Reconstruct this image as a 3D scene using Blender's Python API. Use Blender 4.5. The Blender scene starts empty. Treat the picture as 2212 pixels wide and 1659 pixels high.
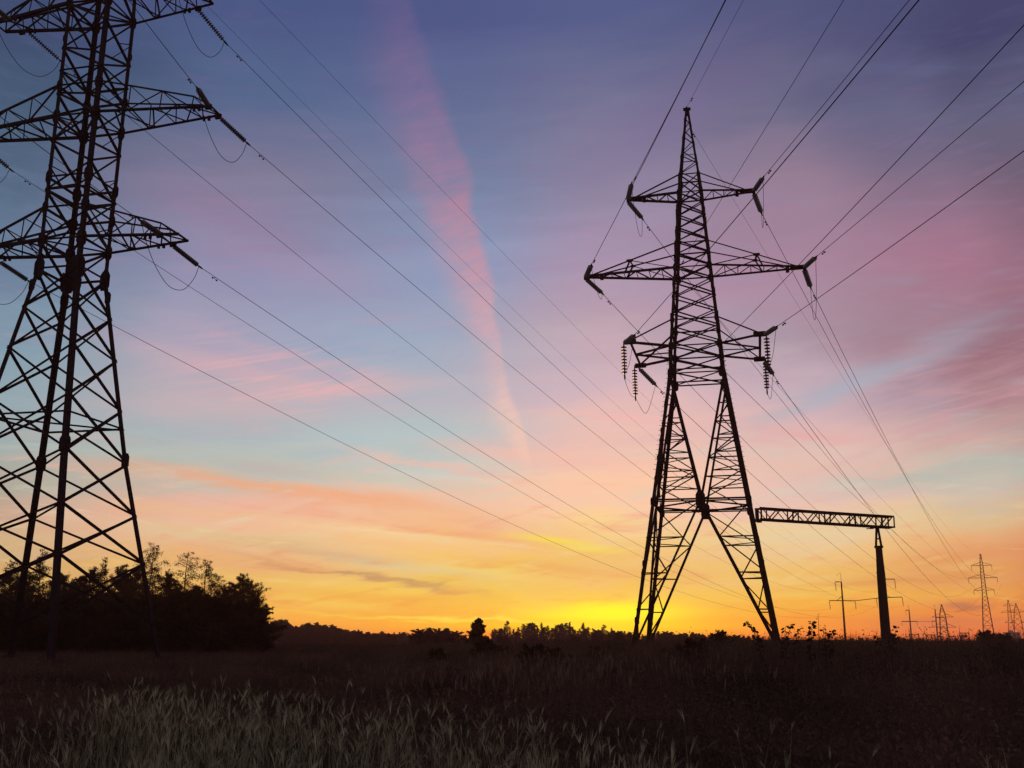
import bpy, math, random
import numpy as np
from mathutils import Vector, Matrix

# ------------------------------------------------------------------ camera
sc = bpy.context.scene
F, PITCH, ROLL, EYE = 2212.46, 0.241733, 0.004042, 1.6      # focal length in units of a 2212 wide frame
cd = bpy.data.cameras.new('camera')
cam = bpy.data.objects.new('camera', cd)
sc.collection.objects.link(cam)
cd.sensor_width = 36.0
cd.lens = 36.0 * F / 2212.0
cd.clip_start, cd.clip_end = 0.1, 9000.0
cam.matrix_world = (Matrix.Translation((0, 0, EYE)) @ Matrix.Rotation(math.pi/2 + PITCH, 4, 'X')
                    @ Matrix.Rotation(ROLL, 4, 'Z'))
sc.camera = cam
sc.view_settings.view_transform = 'Standard'
sc.view_settings.look = 'None'
sc.view_settings.exposure = 0.0
sc.view_settings.gamma = 1.0
sc.render.resolution_x, sc.render.resolution_y = 1024, 768


def direction(u, v):
    x, y = u - 1106.0, v - 829.5
    c, s = math.cos(-ROLL), math.sin(-ROLL)
    x, y = (c*x - s*y)/F, -(s*x + c*y)/F
    c, s = math.cos(PITCH), math.sin(PITCH)
    return Vector((x, c - y*s, s + y*c))


def at(u, v, Y):
    """point of the world at depth Y that the photograph (2212 wide) shows at u, v"""
    d = direction(u, v)
    return Vector((d.x/d.y*Y, Y, EYE + d.z/d.y*Y))


def azel(u, v):
    d = direction(u, v).normalized()
    return math.degrees(math.atan2(d.x, d.y)), math.degrees(math.asin(d.z))


def srgb(r, g, b):
    f = lambda c: (c/255/12.92) if c/255 <= 0.04045 else ((c/255 + 0.055)/1.055)**2.4
    return (f(r), f(g), f(b), 1.0)


# ------------------------------------------------------------------ sky
SUN_AZ, SUN_EL = math.radians(5.8), math.radians(0.5)
world = bpy.data.worlds.new('World')
sc.world = world
world.use_nodes = True
wn, wl = world.node_tree.nodes, world.node_tree.links
wn.clear()


def N(t, **kw):
    n = wn.new(t)
    for k, v in kw.items():
        setattr(n, k, v)
    return n


def put(sock, v):
    if hasattr(v, 'is_linked') or isinstance(v, bpy.types.NodeSocket):
        wl.new(v, sock)
    else:
        sock.default_value = v


def math_(op, a, b=0.0, c=None, clamp=False):
    n = N('ShaderNodeMath', operation=op, use_clamp=clamp)
    put(n.inputs[0], a)
    put(n.inputs[1], b)
    if c is not None:
        put(n.inputs[2], c)
    return n.outputs[0]


def smooth(x, a, b):
    n = N('ShaderNodeMapRange', interpolation_type='SMOOTHSTEP', clamp=True)
    put(n.inputs['Value'], x)
    n.inputs['From Min'].default_value, n.inputs['From Max'].default_value = a, b
    return n.outputs['Result']


def ramp(x, stops):
    n = N('ShaderNodeValToRGB')
    e = n.color_ramp.elements
    while len(e) < len(stops):
        e.new(0.5)
    for el, (p, c) in zip(e, sorted(stops, key=lambda q: q[0])):
        el.position, el.color = p, c
    put(n.inputs[0], x)
    return n.outputs[0]


def mix(f, a, b, mode='MIX'):
    n = N('ShaderNodeMix', data_type='RGBA', blend_type=mode, clamp_factor=True)
    put(n.inputs[0], f)
    put(n.inputs[6], a)
    put(n.inputs[7], b)
    return n.outputs[2]


def curve(x, pts):
    n = N('ShaderNodeFloatCurve')
    c = n.mapping.curves[0]
    pts = sorted(pts)
    c.points[0].location, c.points[1].location = pts[0], pts[-1]
    for p in pts[1:-1]:
        c.points.new(*p)
    n.mapping.update()
    n.inputs['Factor'].default_value = 1.0
    put(n.inputs['Value'], x)
    return n.outputs[0]


tc = N('ShaderNodeTexCoord')
sep = N('ShaderNodeSeparateXYZ')
wl.new(tc.outputs['Generated'], sep.inputs[0])
az = math_('MULTIPLY', math_('ARCTAN2', sep.outputs[0], sep.outputs[1]), 57.29578)
el = math_('MULTIPLY', math_('ARCSINE', sep.outputs[2]), 57.29578)
cmb = N('ShaderNodeCombineXYZ')
wl.new(az, cmb.inputs[0])
wl.new(el, cmb.inputs[1])
AE = cmb.outputs[0]
elt = math_('DIVIDE', math_('ADD', el, 2.0), 92.0, clamp=True)   # -2..90 degrees -> 0..1


def at_v(v):
    return (azel(1106, v)[1] + 2.0)/92.0


def blob(u, v, ru, rv, rot=0.0, amp=1.0, co=None):
    a, e = azel(u, v)
    m = N('ShaderNodeMapping', vector_type='TEXTURE')
    wl.new(co or AE, m.inputs[0])
    m.inputs['Location'].default_value = (a, e, 0)
    m.inputs['Rotation'].default_value = (0, 0, math.radians(rot))
    m.inputs['Scale'].default_value = (ru/38.6, rv/38.6, 1)
    d = N('ShaderNodeVectorMath', operation='DOT_PRODUCT')
    wl.new(m.outputs[0], d.inputs[0])
    wl.new(m.outputs[0], d.inputs[1])
    return math_('MULTIPLY', math_('POWER', 2.71828, math_('MULTIPLY', d.outputs['Value'], -1.0)), amp)


def noise(scale_u, scale_v, rot=0.0, detail=4.0, rough=0.55, off=(0, 0, 0), dist=0.0):
    m = N('ShaderNodeMapping', vector_type='POINT')
    wl.new(AE, m.inputs[0])
    r = N('ShaderNodeMapping', vector_type='POINT')
    r.inputs['Rotation'].default_value = (0, 0, math.radians(-rot))
    wl.new(AE, r.inputs[0])
    wl.new(r.outputs[0], m.inputs[0])
    m.inputs['Scale'].default_value = (scale_u, scale_v, 1)
    m.inputs['Location'].default_value = off
    n = N('ShaderNodeTexNoise', noise_dimensions='2D')
    n.inputs['Scale'].default_value = 1.0
    n.inputs['Detail'].default_value = detail
    n.inputs['Roughness'].default_value = rough
    n.inputs['Distortion'].default_value = dist
    wl.new(m.outputs[0], n.inputs['Vector'])
    return n.outputs['Fac']


def addall(xs):
    s = xs[0]
    for x in xs[1:]:
        s = math_('ADD', s, x)
    return s


VROWS = (34, 210, 400, 575, 725, 847, 949, 1023, 1091, 1152, 1213, 1274, 1322, 1385)
COLUMNS = (   # sky colour from high to low for seven bearings of the evening sky, left to right
    (0, ((61, 77, 112), (67, 91, 118), (84, 108, 135), (107, 130, 157), (126, 155, 173), (142, 166, 175), (152, 171, 170), (168, 169, 154), (196, 163, 142), (209, 183, 142), (218, 181, 114), (236, 188, 95), (240, 171, 75), (240, 115, 48))),
    (480, ((73, 89, 134), (85, 105, 143), (129, 124, 152), (146, 146, 179), (167, 164, 187), (188, 176, 184), (172, 182, 187), (186, 194, 183), (240, 187, 164), (244, 195, 156), (242, 186, 121), (248, 198, 100), (250, 180, 76), (250, 123, 48))),
    (930, ((78, 89, 137), (97, 109, 150), (115, 129, 163), (142, 155, 189), (157, 172, 195), (178, 184, 194), (176, 195, 196), (212, 209, 196), (240, 197, 170), (252, 201, 152), (255, 207, 127), (254, 214, 92), (255, 186, 65), (255, 123, 38))),
    (1300, ((85, 95, 140), (113, 115, 149), (140, 133, 161), (172, 150, 177), (192, 167, 178), (213, 181, 190), (235, 191, 181), (251, 204, 175), (255, 206, 175), (255, 216, 144), (252, 203, 119), (252, 202, 80), (255, 226, 48), (255, 148, 19))),
    (1700, ((83, 88, 127), (109, 108, 138), (149, 127, 150), (168, 136, 158), (172, 154, 169), (200, 175, 186), (222, 184, 180), (224, 194, 183), (238, 197, 185), (239, 210, 168), (247, 207, 138), (253, 203, 86), (251, 175, 60), (250, 115, 48))),
    (2000, ((77, 80, 119), (101, 102, 134), (129, 111, 136), (164, 121, 144), (162, 130, 145), (173, 151, 164), (202, 170, 166), (200, 194, 177), (200, 191, 179), (222, 195, 150), (238, 179, 119), (240, 170, 85), (240, 142, 65), (224, 90, 57))),
    (2212, ((68, 71, 108), (98, 99, 128), (113, 97, 118), (143, 106, 128), (153, 112, 125), (177, 140, 146), (186, 165, 156), (168, 184, 175), (190, 167, 152), (214, 163, 126), (227, 135, 90), (225, 135, 70), (224, 124, 64), (194, 78, 62))),
)
streak = noise(.055, .50, 7, 5.0, .58, (3.1, 7.7, 0), .5)
streak2 = noise(.10, 1.0, -6, 4.0, .60, (8.4, 3.9, 0), .6)
fine = noise(.16, 1.35, 13, 4.0, .60, (11.2, 2.3, 0), .8)
broad = noise(.05, .10, -14, 2.0, .50, (5.5, 1.2, 0), .3)
sc_ = lambda x, k: math_('MULTIPLY', math_('SUBTRACT', x, .5), k)
warp = addall([sc_(streak, 3.2), sc_(streak2, 1.5), sc_(broad, 3.0)])
lowc = math_('SUBTRACT', 1.0, math_('MULTIPLY', smooth(el, 3.0, 0.0), .75))
elw = math_('ADD', el, math_('MULTIPLY', warp, lowc))
elt2 = math_('DIVIDE', math_('ADD', elw, 2.0), 92.0, clamp=True)
azw = math_('ADD', az, sc_(broad, 9.0))
sky = None
prev = None
for u, cols in COLUMNS:
    r = ramp(elt2, [((azel(u, v)[1] + 2)/92, srgb(*c)) for v, c in zip(VROWS, cols)] + [(.62, srgb(72, 80, 124)), (1.0, srgb(66, 74, 118)), (0.0, srgb(60, 40, 40))])
    A = azel(u, 700)[0]
    sky = r if sky is None else mix(smooth(azw, prev, A), sky, r)
    prev = A
cloud = ramp(elt, [(at_v(v), srgb(*c)) for v, c in ((0, (104, 88, 140)), (200, (128, 104, 150)), (400, (166, 126, 164)), (600, (190, 140, 166)),
        (750, (212, 164, 180)), (900, (236, 182, 180)), (1000, (244, 188, 168)), (1100, (244, 172, 138)), (1200, (240, 164, 112)), (1280, (244, 158, 80)), (1340, (246, 138, 56)), (1385, (226, 96, 50)))])
clear = ramp(elt, [(at_v(v), srgb(*c)) for v, c in ((0, (70, 84, 136)), (300, (104, 116, 164)), (600, (138, 152, 186)), (800, (158, 174, 192)), (950, (172, 196, 198)), (1050, (206, 208, 190)), (1150, (240, 218, 176)), (1240, (254, 220, 142)), (1320, (255, 210, 72)), (1385, (252, 150, 44)))])
cw = N('ShaderNodeCombineXYZ')
wl.new(addall([az, sc_(streak, 4.0), sc_(fine, 1.6)]), cw.inputs[0])
wl.new(addall([el, sc_(streak2, 1.1), sc_(fine, .55), sc_(broad, 1.0)]), cw.inputs[1])
AEW = cw.outputs[0]
BANKS = [  # u, v, radius u, radius v, turn, amount, colour: single banks, streaks and gaps that stand out in the evening sky
    (600, 1010, 330, 16, -5, .50, (196, 172, 166)), (520, 1046, 300, 13, -5, .85, (240, 172, 134)), (800, 1086, 230, 16, -7, .80, (244, 176, 132)),
    (420, 1106, 200, 12, -3, .55, (238, 190, 140)), (480, 1160, 220, 16, -4, .60, (226, 208, 158)), (330, 1010, 160, 18, -6, .45, (206, 172, 150)),
    (950, 1130, 260, 20, -4, .60, (246, 190, 142)), (1060, 1168, 190, 16, -5, .60, (246, 178, 116)), (820, 1158, 190, 9, -6, .55, (252, 226, 170)),
    (690, 1192, 230, 8, -8, .55, (228, 176, 116)), (850, 1222, 190, 13, -9, .75, (214, 202, 166)), (760, 1238, 200, 7, -9, .85, (196, 154, 108)), (905, 1262, 110, 6, -8, .6, (206, 160, 104)),
    (1010, 1238, 180, 12, -4, .60, (255, 226, 132)), (1180, 1226, 190, 9, -3, .65, (248, 184, 98)), (900, 1295, 300, 9, -3, .55, (252, 176, 72)), (700, 1300, 180, 9, -4, .5, (255, 214, 98)),
    (1080, 1305, 240, 8, -2, .5, (255, 208, 74)), (1030, 1341, 300, 4.5, -2.5, .8, (255, 232, 84)), (760, 1352, 240, 7, -2, .5, (244, 158, 66)),
    (1170, 985, 260, 20, -7, .60, (246, 190, 172)), (940, 1000, 190, 8, -9, .60, (242, 190, 172)), (1290, 905, 150, 9, -6, .55, (244, 184, 178)), (1330, 1050, 220, 26, -3, .45, (252, 202, 162)),
    (850, 940, 230, 22, 4, .45, (172, 200, 204)), (420, 985, 330, 15, 0, .50, (174, 196, 190)), (820, 1040, 160, 12, -8, .45, (196, 208, 188)),
    (1330, 1120, 110, 10, 0, .4, (255, 226, 140)), (1500, 1130, 200, 14, -2, .35, (244, 214, 150)),
    (1760, 952, 150, 16, -10, .60, (228, 170, 168)), (1700, 1010, 190, 20, -4, .45, (232, 190, 172)), (1900, 1092, 200, 10, 1, .45, (240, 206, 160)), (1650, 1160, 190, 14, 2, .4, (232, 220, 168)),
    (1880, 812, 230, 26, 20, .60, (160, 172, 190)), (1790, 860, 150, 14, 20, .4, (170, 180, 194)), (2070, 1022, 230, 20, 6, .60, (168, 188, 180)), (2000, 920, 190, 9, 22, .26, (206, 160, 166)), (2110, 870, 190, 8, 22, .26, (206, 150, 158)),
    (2040, 840, 150, 7, 22, .26, (196, 152, 166)), (2110, 935, 150, 12, 18, .26, (216, 158, 150)), (2110, 590, 200, 46, -22, .3, (172, 112, 134)), (1950, 545, 200, 24, -20, .18, (164, 120, 150)),
    (2120, 1200, 190, 26, 8, .6, (230, 152, 100)), (1960, 1258, 190, 8, 2, .65, (226, 152, 92)), (2010, 1290, 170, 8, 1, .5, (250, 184, 76)), (1780, 1240, 180, 8, 1, .5, (250, 196, 98)),
    (1720, 1300, 200, 8, 0, .5, (250, 178, 66)), (2090, 1313, 30, 8, -4, .8, (186, 116, 84)), (2060, 1345, 200, 10, 1, .5, (206, 124, 84)),
    (620, 760, 220, 18, -12, .50, (196, 168, 184)), (560, 800, 260, 30, -8, .55, (216, 174, 180)), (700, 838, 190, 20, 6, .55, (224, 178, 180)), (480, 880, 200, 22, 2, .45, (206, 178, 182)), (760, 745, 130, 16, -6, .5, (150, 168, 194)),
    (520, 480, 260, 44, -16, .35, (150, 126, 160)), (640, 575, 240, 36, -14, .35, (170, 146, 176)), (1420, 260, 260, 70, 24, .35, (126, 106, 150)), (1560, 640, 260, 60, 10, .3, (184, 148, 176))]
for u_, v_, ru_, rv_, t_, am_, c_ in BANKS:
    sky = mix(blob(u_, v_, ru_, rv_, t_, am_, AEW), sky, srgb(*c_))
wisps = addall([sc_(streak2, 1.6), sc_(fine, 1.0)])
wamt = math_('ADD', .16, math_('MULTIPLY', math_('MULTIPLY', smooth(el, 10.5, 7.5), smooth(el, .6, 2.2)), .42))
sky = mix(math_('MULTIPLY', smooth(wisps, .05, .55), wamt), sky, cloud)
sky = mix(math_('MULTIPLY', smooth(wisps, -.05, -.55), wamt), sky, clear)
# ripple rows of small cloud at the left
rip = noise(.10, 1.9, 13, 3.0, .55, (2.2, 6.1, 0), 1.2)
ripm = math_('MULTIPLY', smooth(rip, .46, .66), math_('ADD', blob(610, 805, 230, 62, -6, .55), blob(2030, 880, 210, 120, 20, .14)))
sky = mix(ripm, sky, mix(.5, cloud, srgb(236, 180, 182)))
# the aeroplane trail
TRAIL = [(-700, 560, 700), (0, 792, 890), (147, 806, 932), (294, 850, 984), (404, 899, 1017), (515, 935, 1036), (610, 973, 1064), (678, 998, 1072),
         (751, 1025, 1086), (825, 1040, 1098), (874, 1052, 1112), (923, 1074, 1131), (972, 1108, 1141), (1021, 1132, 1152), (1100, 1160, 1172)]
cpts, wpts = [], []
for v, a, b in TRAIL:
    A, E = azel(a, v)
    B, E2 = azel(b, v)
    cpts.append(((E + E2)/2/60, ((A + B)/2 + 15)/30))
    wpts.append(((E + E2)/2/60, (B - A)/2/4*1.12))
en = math_('DIVIDE', el, 60.0, clamp=True)
tcx = math_('SUBTRACT', math_('MULTIPLY', curve(en, cpts), 30.0), 15.0)
twx = math_('MULTIPLY', curve(en, wpts), 4.0)
tn = noise(.5, .22, -70, 4.0, .6, (1.0, 4.0, 0), .5)
tx = math_('ADD', math_('DIVIDE', math_('SUBTRACT', az, tcx), twx), math_('MULTIPLY', math_('SUBTRACT', tn, .5), .7))
tprof = math_('MULTIPLY', smooth(tx, -1.6, .4), math_('SUBTRACT', 1.0, smooth(tx, .62, 1.12)))
tint = curve(en, [(azel(1000, v)[1]/60, i) for v, i in ((-600, .0), (0, .46), (150, .60), (300, .80), (450, .98), (620, .92), (720, .76), (800, .52), (880, .70), (940, .72), (1000, .40), (1060, .0), (1385, 0.0))])
tn2 = noise(.35, 2.4, 16, 3.0, .6, (7.0, 1.5, 0), .6)
trail = math_('MULTIPLY', math_('MULTIPLY', tprof, tint), addall([.14, math_('MULTIPLY', tn, .85), math_('MULTIPLY', smooth(tn2, .34, .68), .26)]), clamp=True)
tcol = ramp(elt, [(at_v(v), srgb(*c)) for v, c in ((-500, (100, 88, 136)), (0, (112, 96, 142)), (200, (138, 112, 152)), (400, (170, 130, 160)), (575, (208, 152, 166)), (725, (220, 172, 180)), (880, (246, 200, 184)), (1020, (250, 204, 176)))])
sky = mix(trail, sky, tcol)
# glow where the sun has gone down
sky = mix(blob(1330, 1322, 120, 24, 0, .95), sky, srgb(255, 246, 30))
sky = mix(blob(1240, 1352, 330, 12, 0, .7), sky, srgb(255, 214, 24))
sky = mix(blob(1190, 1166, 90, 7, -6, .75), sky, srgb(255, 232, 70))
sky = mix(blob(1270, 1185, 70, 8, -4, .6), sky, srgb(255, 236, 80))
# the pale lavender and pink sky opposite the sunset, behind the viewer
opp = ramp(elt, [(0.0, srgb(60, 50, 60)), (.02, srgb(120, 112, 130)), (.12, srgb(214, 178, 178)), (.3, srgb(190, 178, 190)), (.6, srgb(120, 126, 160)), (1.0, srgb(66, 74, 118))])
sky = mix(smooth(sep.outputs[1], .25, -.35), sky, opp)
bg = N('ShaderNodeBackground')
wl.new(sky, bg.inputs['Color'])
put(bg.inputs['Strength'], addall([1.0, math_('MULTIPLY', smooth(el, 22.0, 8.0), .09), blob(1320, 1330, 220, 50, 0, .22),
                                   math_('MULTIPLY', math_('POWER', 2.71828, math_('MULTIPLY', math_('MAXIMUM', el, 0.0), -.42)), .24)]))
wo = N('ShaderNodeOutputWorld')
wl.new(bg.outputs[0], wo.inputs['Surface'])
world.cycles.sampling_method = 'MANUAL'
world.cycles.sample_map_resolution = 512

sd = bpy.data.lights.new('sun', 'SUN')
sd.energy, sd.angle, sd.color = 0.35, math.radians(0.5), (1.0, .55, .25)
sun = bpy.data.objects.new('sun', sd)
sc.collection.objects.link(sun)
sdir = Vector((math.sin(SUN_AZ)*math.cos(SUN_EL), math.cos(SUN_AZ)*math.cos(SUN_EL), math.sin(SUN_EL)))
sun.rotation_euler = sdir.to_track_quat('Z', 'Y').to_euler()
sun.location = (0, 60, 80)

# ------------------------------------------------------------------ materials
MAT = {}


def material(name, col, rough=.8, metal=0.0, var=.35, scale=3.0, col2=None, trans=0.0, spec=.3, translucent=0.0):
    m = bpy.data.materials.new(name)
    m.use_nodes = True
    nt = m.node_tree
    b = nt.nodes['Principled BSDF']
    n = nt.nodes.new('ShaderNodeTexNoise')
    n.inputs['Scale'].default_value = scale
    n.inputs['Detail'].default_value = 4
    t = nt.nodes.new('ShaderNodeTexCoord')
    nt.links.new(t.outputs['Object'], n.inputs['Vector'])
    r = nt.nodes.new('ShaderNodeValToRGB')
    c2 = col2 or tuple(c*(1 - var) for c in col)
    r.color_ramp.elements[0].position, r.color_ramp.elements[1].position = .32, .68
    r.color_ramp.elements[0].color = (*c2, 1)
    r.color_ramp.elements[1].color = (*col, 1)
    nt.links.new(n.outputs['Fac'], r.inputs[0])
    nt.links.new(r.outputs[0], b.inputs['Base Color'])
    b.inputs['Roughness'].default_value = rough
    b.inputs['Metallic'].default_value = metal
    b.inputs['Specular IOR Level'].default_value = spec
    b.inputs['Transmission Weight'].default_value = trans
    if translucent:
        tr = nt.nodes.new('ShaderNodeBsdfTranslucent')
        nt.links.new(r.outputs[0], tr.inputs['Color'])
        mx = nt.nodes.new('ShaderNodeMixShader')
        mx.inputs[0].default_value = translucent
        nt.links.new(b.outputs[0], mx.inputs[1])
        nt.links.new(tr.outputs[0], mx.inputs[2])
        nt.links.new(mx.outputs[0], nt.nodes['Material Output'].inputs['Surface'])
    MAT[name] = m
    return m


material('steel', (.011, .007, .011), .75, .0, .4, 2.0, spec=.05)
material('rusty_steel', (.014, .007, .008), .75, .0, .4, 2.0, spec=.05)
material('wire', (.012, .009, .012), .6, .0, .2, 1.0, spec=.05)
material('pale_glass', (.30, .31, .30), .25, .0, .15, 30, spec=.5, translucent=.5)
material('brown_glass', (.10, .06, .04), .3, .0, .3, 30, trans=.15, spec=.4)
material('dark_glass', (.05, .05, .05), .35, .0, .3, 30, spec=.3)
material('concrete', (.024, .014, .014), .9, .0, .35, 1.5, spec=.05)
material('ground', (.016, .010, .008), 1.0, .0, .5, .25, spec=.0)
material('dry_plume', (.15, .095, .065), .9, .0, .35, 1.6, (.05, .03, .022), spec=.03, translucent=.2)
material('straw', (.34, .325, .20), .9, .0, .35, 1.6, (.08, .075, .045), spec=.03, translucent=.2)
material('blade', (.05, .05, .03), .9, .0, .5, 1.2, (.018, .018, .011), spec=.03, translucent=.2)
material('field', (.110, .064, .044), .95, .0, .5, .35, (.020, .016, .011), spec=.03, translucent=.3)  # dry autumn brown with the red lens flare veil mixed into the colour
material('weed', (.030, .022, .012), .9, .0, .4, 2, spec=.05, translucent=.2)
material('bark', (.05, .035, .028), .95, .0, .5, 4, spec=.05)
material('birch_bark', (.16, .13, .12), .9, .0, .7, 5, (.03, .025, .022), spec=.05)
material('leaf', (.046, .028, .011), .9, .0, .5, .7, (.012, .008, .004), spec=.02, translucent=.3)
material('leaf_autumn', (.12, .055, .018), .9, .0, .5, .7, (.025, .013, .006), spec=.04, translucent=.35)
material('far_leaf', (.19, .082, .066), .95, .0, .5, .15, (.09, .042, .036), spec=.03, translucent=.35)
material('wall', (.16, .14, .15), .9, .0, .2, .3, spec=.1)
material('window_dark', (.03, .03, .04), .3, .0, .2, 1, spec=.3)

# ------------------------------------------------------------------ mesh helpers
class MB:
    def __init__(self):
        self.v, self.f = [], []

    def add(self, vs, fs):
        o = len(self.v)
        self.v += [tuple(p) for p in vs]
        self.f += [tuple(i + o for i in f) for f in fs]

    def bar(self, p, q, w, t=None, up=None):
        """an angle-iron (L section) from p to q, legs w wide"""
        p, q = Vector(p), Vector(q)
        d = (q - p)
        if d.length < 1e-4:
            return
        d.normalize()
        t = t or w*.16
        a = Vector(up) if up else (Vector((0, 0, 1)) if abs(d.z) < .9 else Vector((1, 0, 0)))
        x = a - d*a.dot(d)
        x.normalize()
        y = d.cross(x)
        k = w*.3
        prof = [(-k, -k), (w - k, -k), (w - k, t - k), (t - k, t - k), (t - k, w - k), (-k, w - k)]
        vs = [p + x*a_ + y*b_ for a_, b_ in prof] + [q + x*a_ + y*b_ for a_, b_ in prof]
        fs = [(i, (i + 1) % 6, (i + 1) % 6 + 6, i + 6) for i in range(6)] + [(5, 4, 3, 2, 1, 0), (6, 7, 8, 9, 10, 11)]
        self.add(vs, fs)

    def leg(self, p, q, w, sx, sy):
        """corner angle whose flanges lie in the two faces that meet there"""
        p, q = Vector(p), Vector(q)
        t = w*.14
        prof = [(0, 0), (w, 0), (w, t), (t, t), (t, w), (0, w)]
        off = lambda c: [c + Vector((-sx*a_, -sy*b_, 0)) for a_, b_ in prof]
        vs = off(p) + off(q)
        fs = [(i, (i + 1) % 6, (i + 1) % 6 + 6, i + 6) for i in range(6)] + [(5, 4, 3, 2, 1, 0), (6, 7, 8, 9, 10, 11)]
        self.add(vs, fs)

    def box(self, c, sx, sy, sz, rot=None):
        c = Vector(c)
        vs = []
        for z in (-.5, .5):
            for y in (-.5, .5):
                for x in (-.5, .5):
                    p = Vector((x*sx, y*sy, z*sz))
                    vs.append(c + (rot @ p if rot else p))
        self.add(vs, [(0, 2, 3, 1), (4, 5, 7, 6), (0, 1, 5, 4), (2, 6, 7, 3), (0, 4, 6, 2), (1, 3, 7, 5)])

    def tube(self, pts, r, n=5, r2=None):
        pts = [Vector(p) for p in pts]
        vs, fs = [], []
        m = len(pts)
        prev = None
        for i, p in enumerate(pts):
            d = pts[min(i + 1, m - 1)] - pts[max(i - 1, 0)]
            d.normalize()
            if prev is None:
                a = Vector((0, 0, 1)) if abs(d.z) < .9 else Vector((1, 0, 0))
            else:
                a = prev
            x = (a - d*a.dot(d)).normalized()
            prev = x
            y = d.cross(x)
            rr = r if r2 is None else r + (r2 - r)*i/(m - 1)
            vs += [p + (x*math.cos(2*math.pi*k/n) + y*math.sin(2*math.pi*k/n))*rr for k in range(n)]
        for i in range(m - 1):
            fs += [(i*n + k, i*n + (k + 1) % n, (i + 1)*n + (k + 1) % n, (i + 1)*n + k) for k in range(n)]
        fs += [tuple(reversed(range(n))), tuple(range((m - 1)*n, m*n))]
        self.add(vs, fs)

    def lathe(self, p, d, prof, n=10):
        """turned shape along d from p: prof is a list of (distance, radius)"""
        p, d = Vector(p), Vector(d).normalized()
        a = Vector((0, 0, 1)) if abs(d.z) < .9 else Vector((1, 0, 0))
        x = (a - d*a.dot(d)).normalized()
        y = d.cross(x)
        vs, fs = [], []
        for s, r in prof:
            vs += [p + d*s + (x*math.cos(2*math.pi*k/n) + y*math.sin(2*math.pi*k/n))*max(r, .002) for k in range(n)]
        for i in range(len(prof) - 1):
            fs += [(i*n + k, i*n + (k + 1) % n, (i + 1)*n + (k + 1) % n, (i + 1)*n + k) for k in range(n)]
        fs += [tuple(reversed(range(n))), tuple(range((len(prof) - 1)*n, len(prof)*n))]
        self.add(vs, fs)

    def plate(self, c, ux, uy, w, h, t=.02):
        """a bevel-cornered gusset plate"""
        c, ux, uy = Vector(c), Vector(ux).normalized(), Vector(uy).normalized()
        nz = ux.cross(uy)
        o = [(-.5, -.3), (-.3, -.5), (.3, -.5), (.5, -.3), (.5, .3), (.3, .5), (-.3, .5), (-.5, .3)]
        vs = [c + ux*a*w + uy*b*h + nz*s*t*.5 for s in (-1, 1) for a, b in o]
        fs = [tuple(reversed(range(8))), tuple(range(8, 16))] + [(i, (i + 1) % 8, (i + 1) % 8 + 8, i + 8) for i in range(8)]
        self.add(vs, fs)

    def build(self, name, m, parent=None, origin=None):
        me = bpy.data.meshes.new(name)
        o_ = Vector(origin) if origin is not None else Vector((0, 0, 0))
        me.from_pydata([(p[0] - o_.x, p[1] - o_.y, p[2] - o_.z) for p in self.v], [], self.f)
        me.materials.append(MAT[m])
        o = bpy.data.objects.new(name, me)
        sc.collection.objects.link(o)
        o.location = o_
        if parent is not None:
            o.parent = parent
        return o


def tag(o, label=None, cat=None, group=None, kind=None):
    for k, v in (('label', label), ('category', cat), ('group', group), ('kind', kind)):
        if v:
            o[k] = v
    return o


def empty(name, loc, yaw=0.0):
    e = bpy.data.objects.new(name, None)
    sc.collection.objects.link(e)
    e.empty_display_size = .2
    e.location = loc
    e.rotation_euler = (0, 0, yaw)
    return e


def V(*a):
    return Vector(a)


def interp(z, zs, bs):
    return float(np.interp(z, zs, bs))


# ------------------------------------------------------------------ ground
def ground():
    m = MB()
    rings = [0, 6, 12, 25, 50, 100, 200, 400, 840]
    n = 48
    vs = [(0, 0, 0)]
    rnd = random.Random(3)
    for r in rings[1:]:
        for k in range(n):
            a = 2*math.pi*k/n
            vs.append((r*math.cos(a), r*math.sin(a), rnd.uniform(-.06, .02) if r < 300 else 0))
    fs = [(0, 1 + k, 1 + (k + 1) % n) for k in range(n)]
    for i in range(len(rings) - 2):
        fs += [(1 + i*n + k, 1 + (i + 1)*n + k, 1 + (i + 1)*n + (k + 1) % n, 1 + i*n + (k + 1) % n) for k in range(n)]
    m.add(vs, fs)
    return tag(m.build('ground', 'ground'), kind='structure')


ground()

# ------------------------------------------------------------------ insulators, dampers, wires
def string_profile(length, rad, n):
    pr = [(0, .03), (.10, .03)]
    step = (length - .25)/n
    for i in range(n):
        s = .12 + i*step
        pr += [(s, .035), (s + step*.18, rad*.45), (s + step*.42, rad), (s + step*.56, rad), (s + step*.62, rad*.3), (s + step*.95, .035)]
    pr += [(length - .12, .04), (length, .03)]
    return pr


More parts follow.
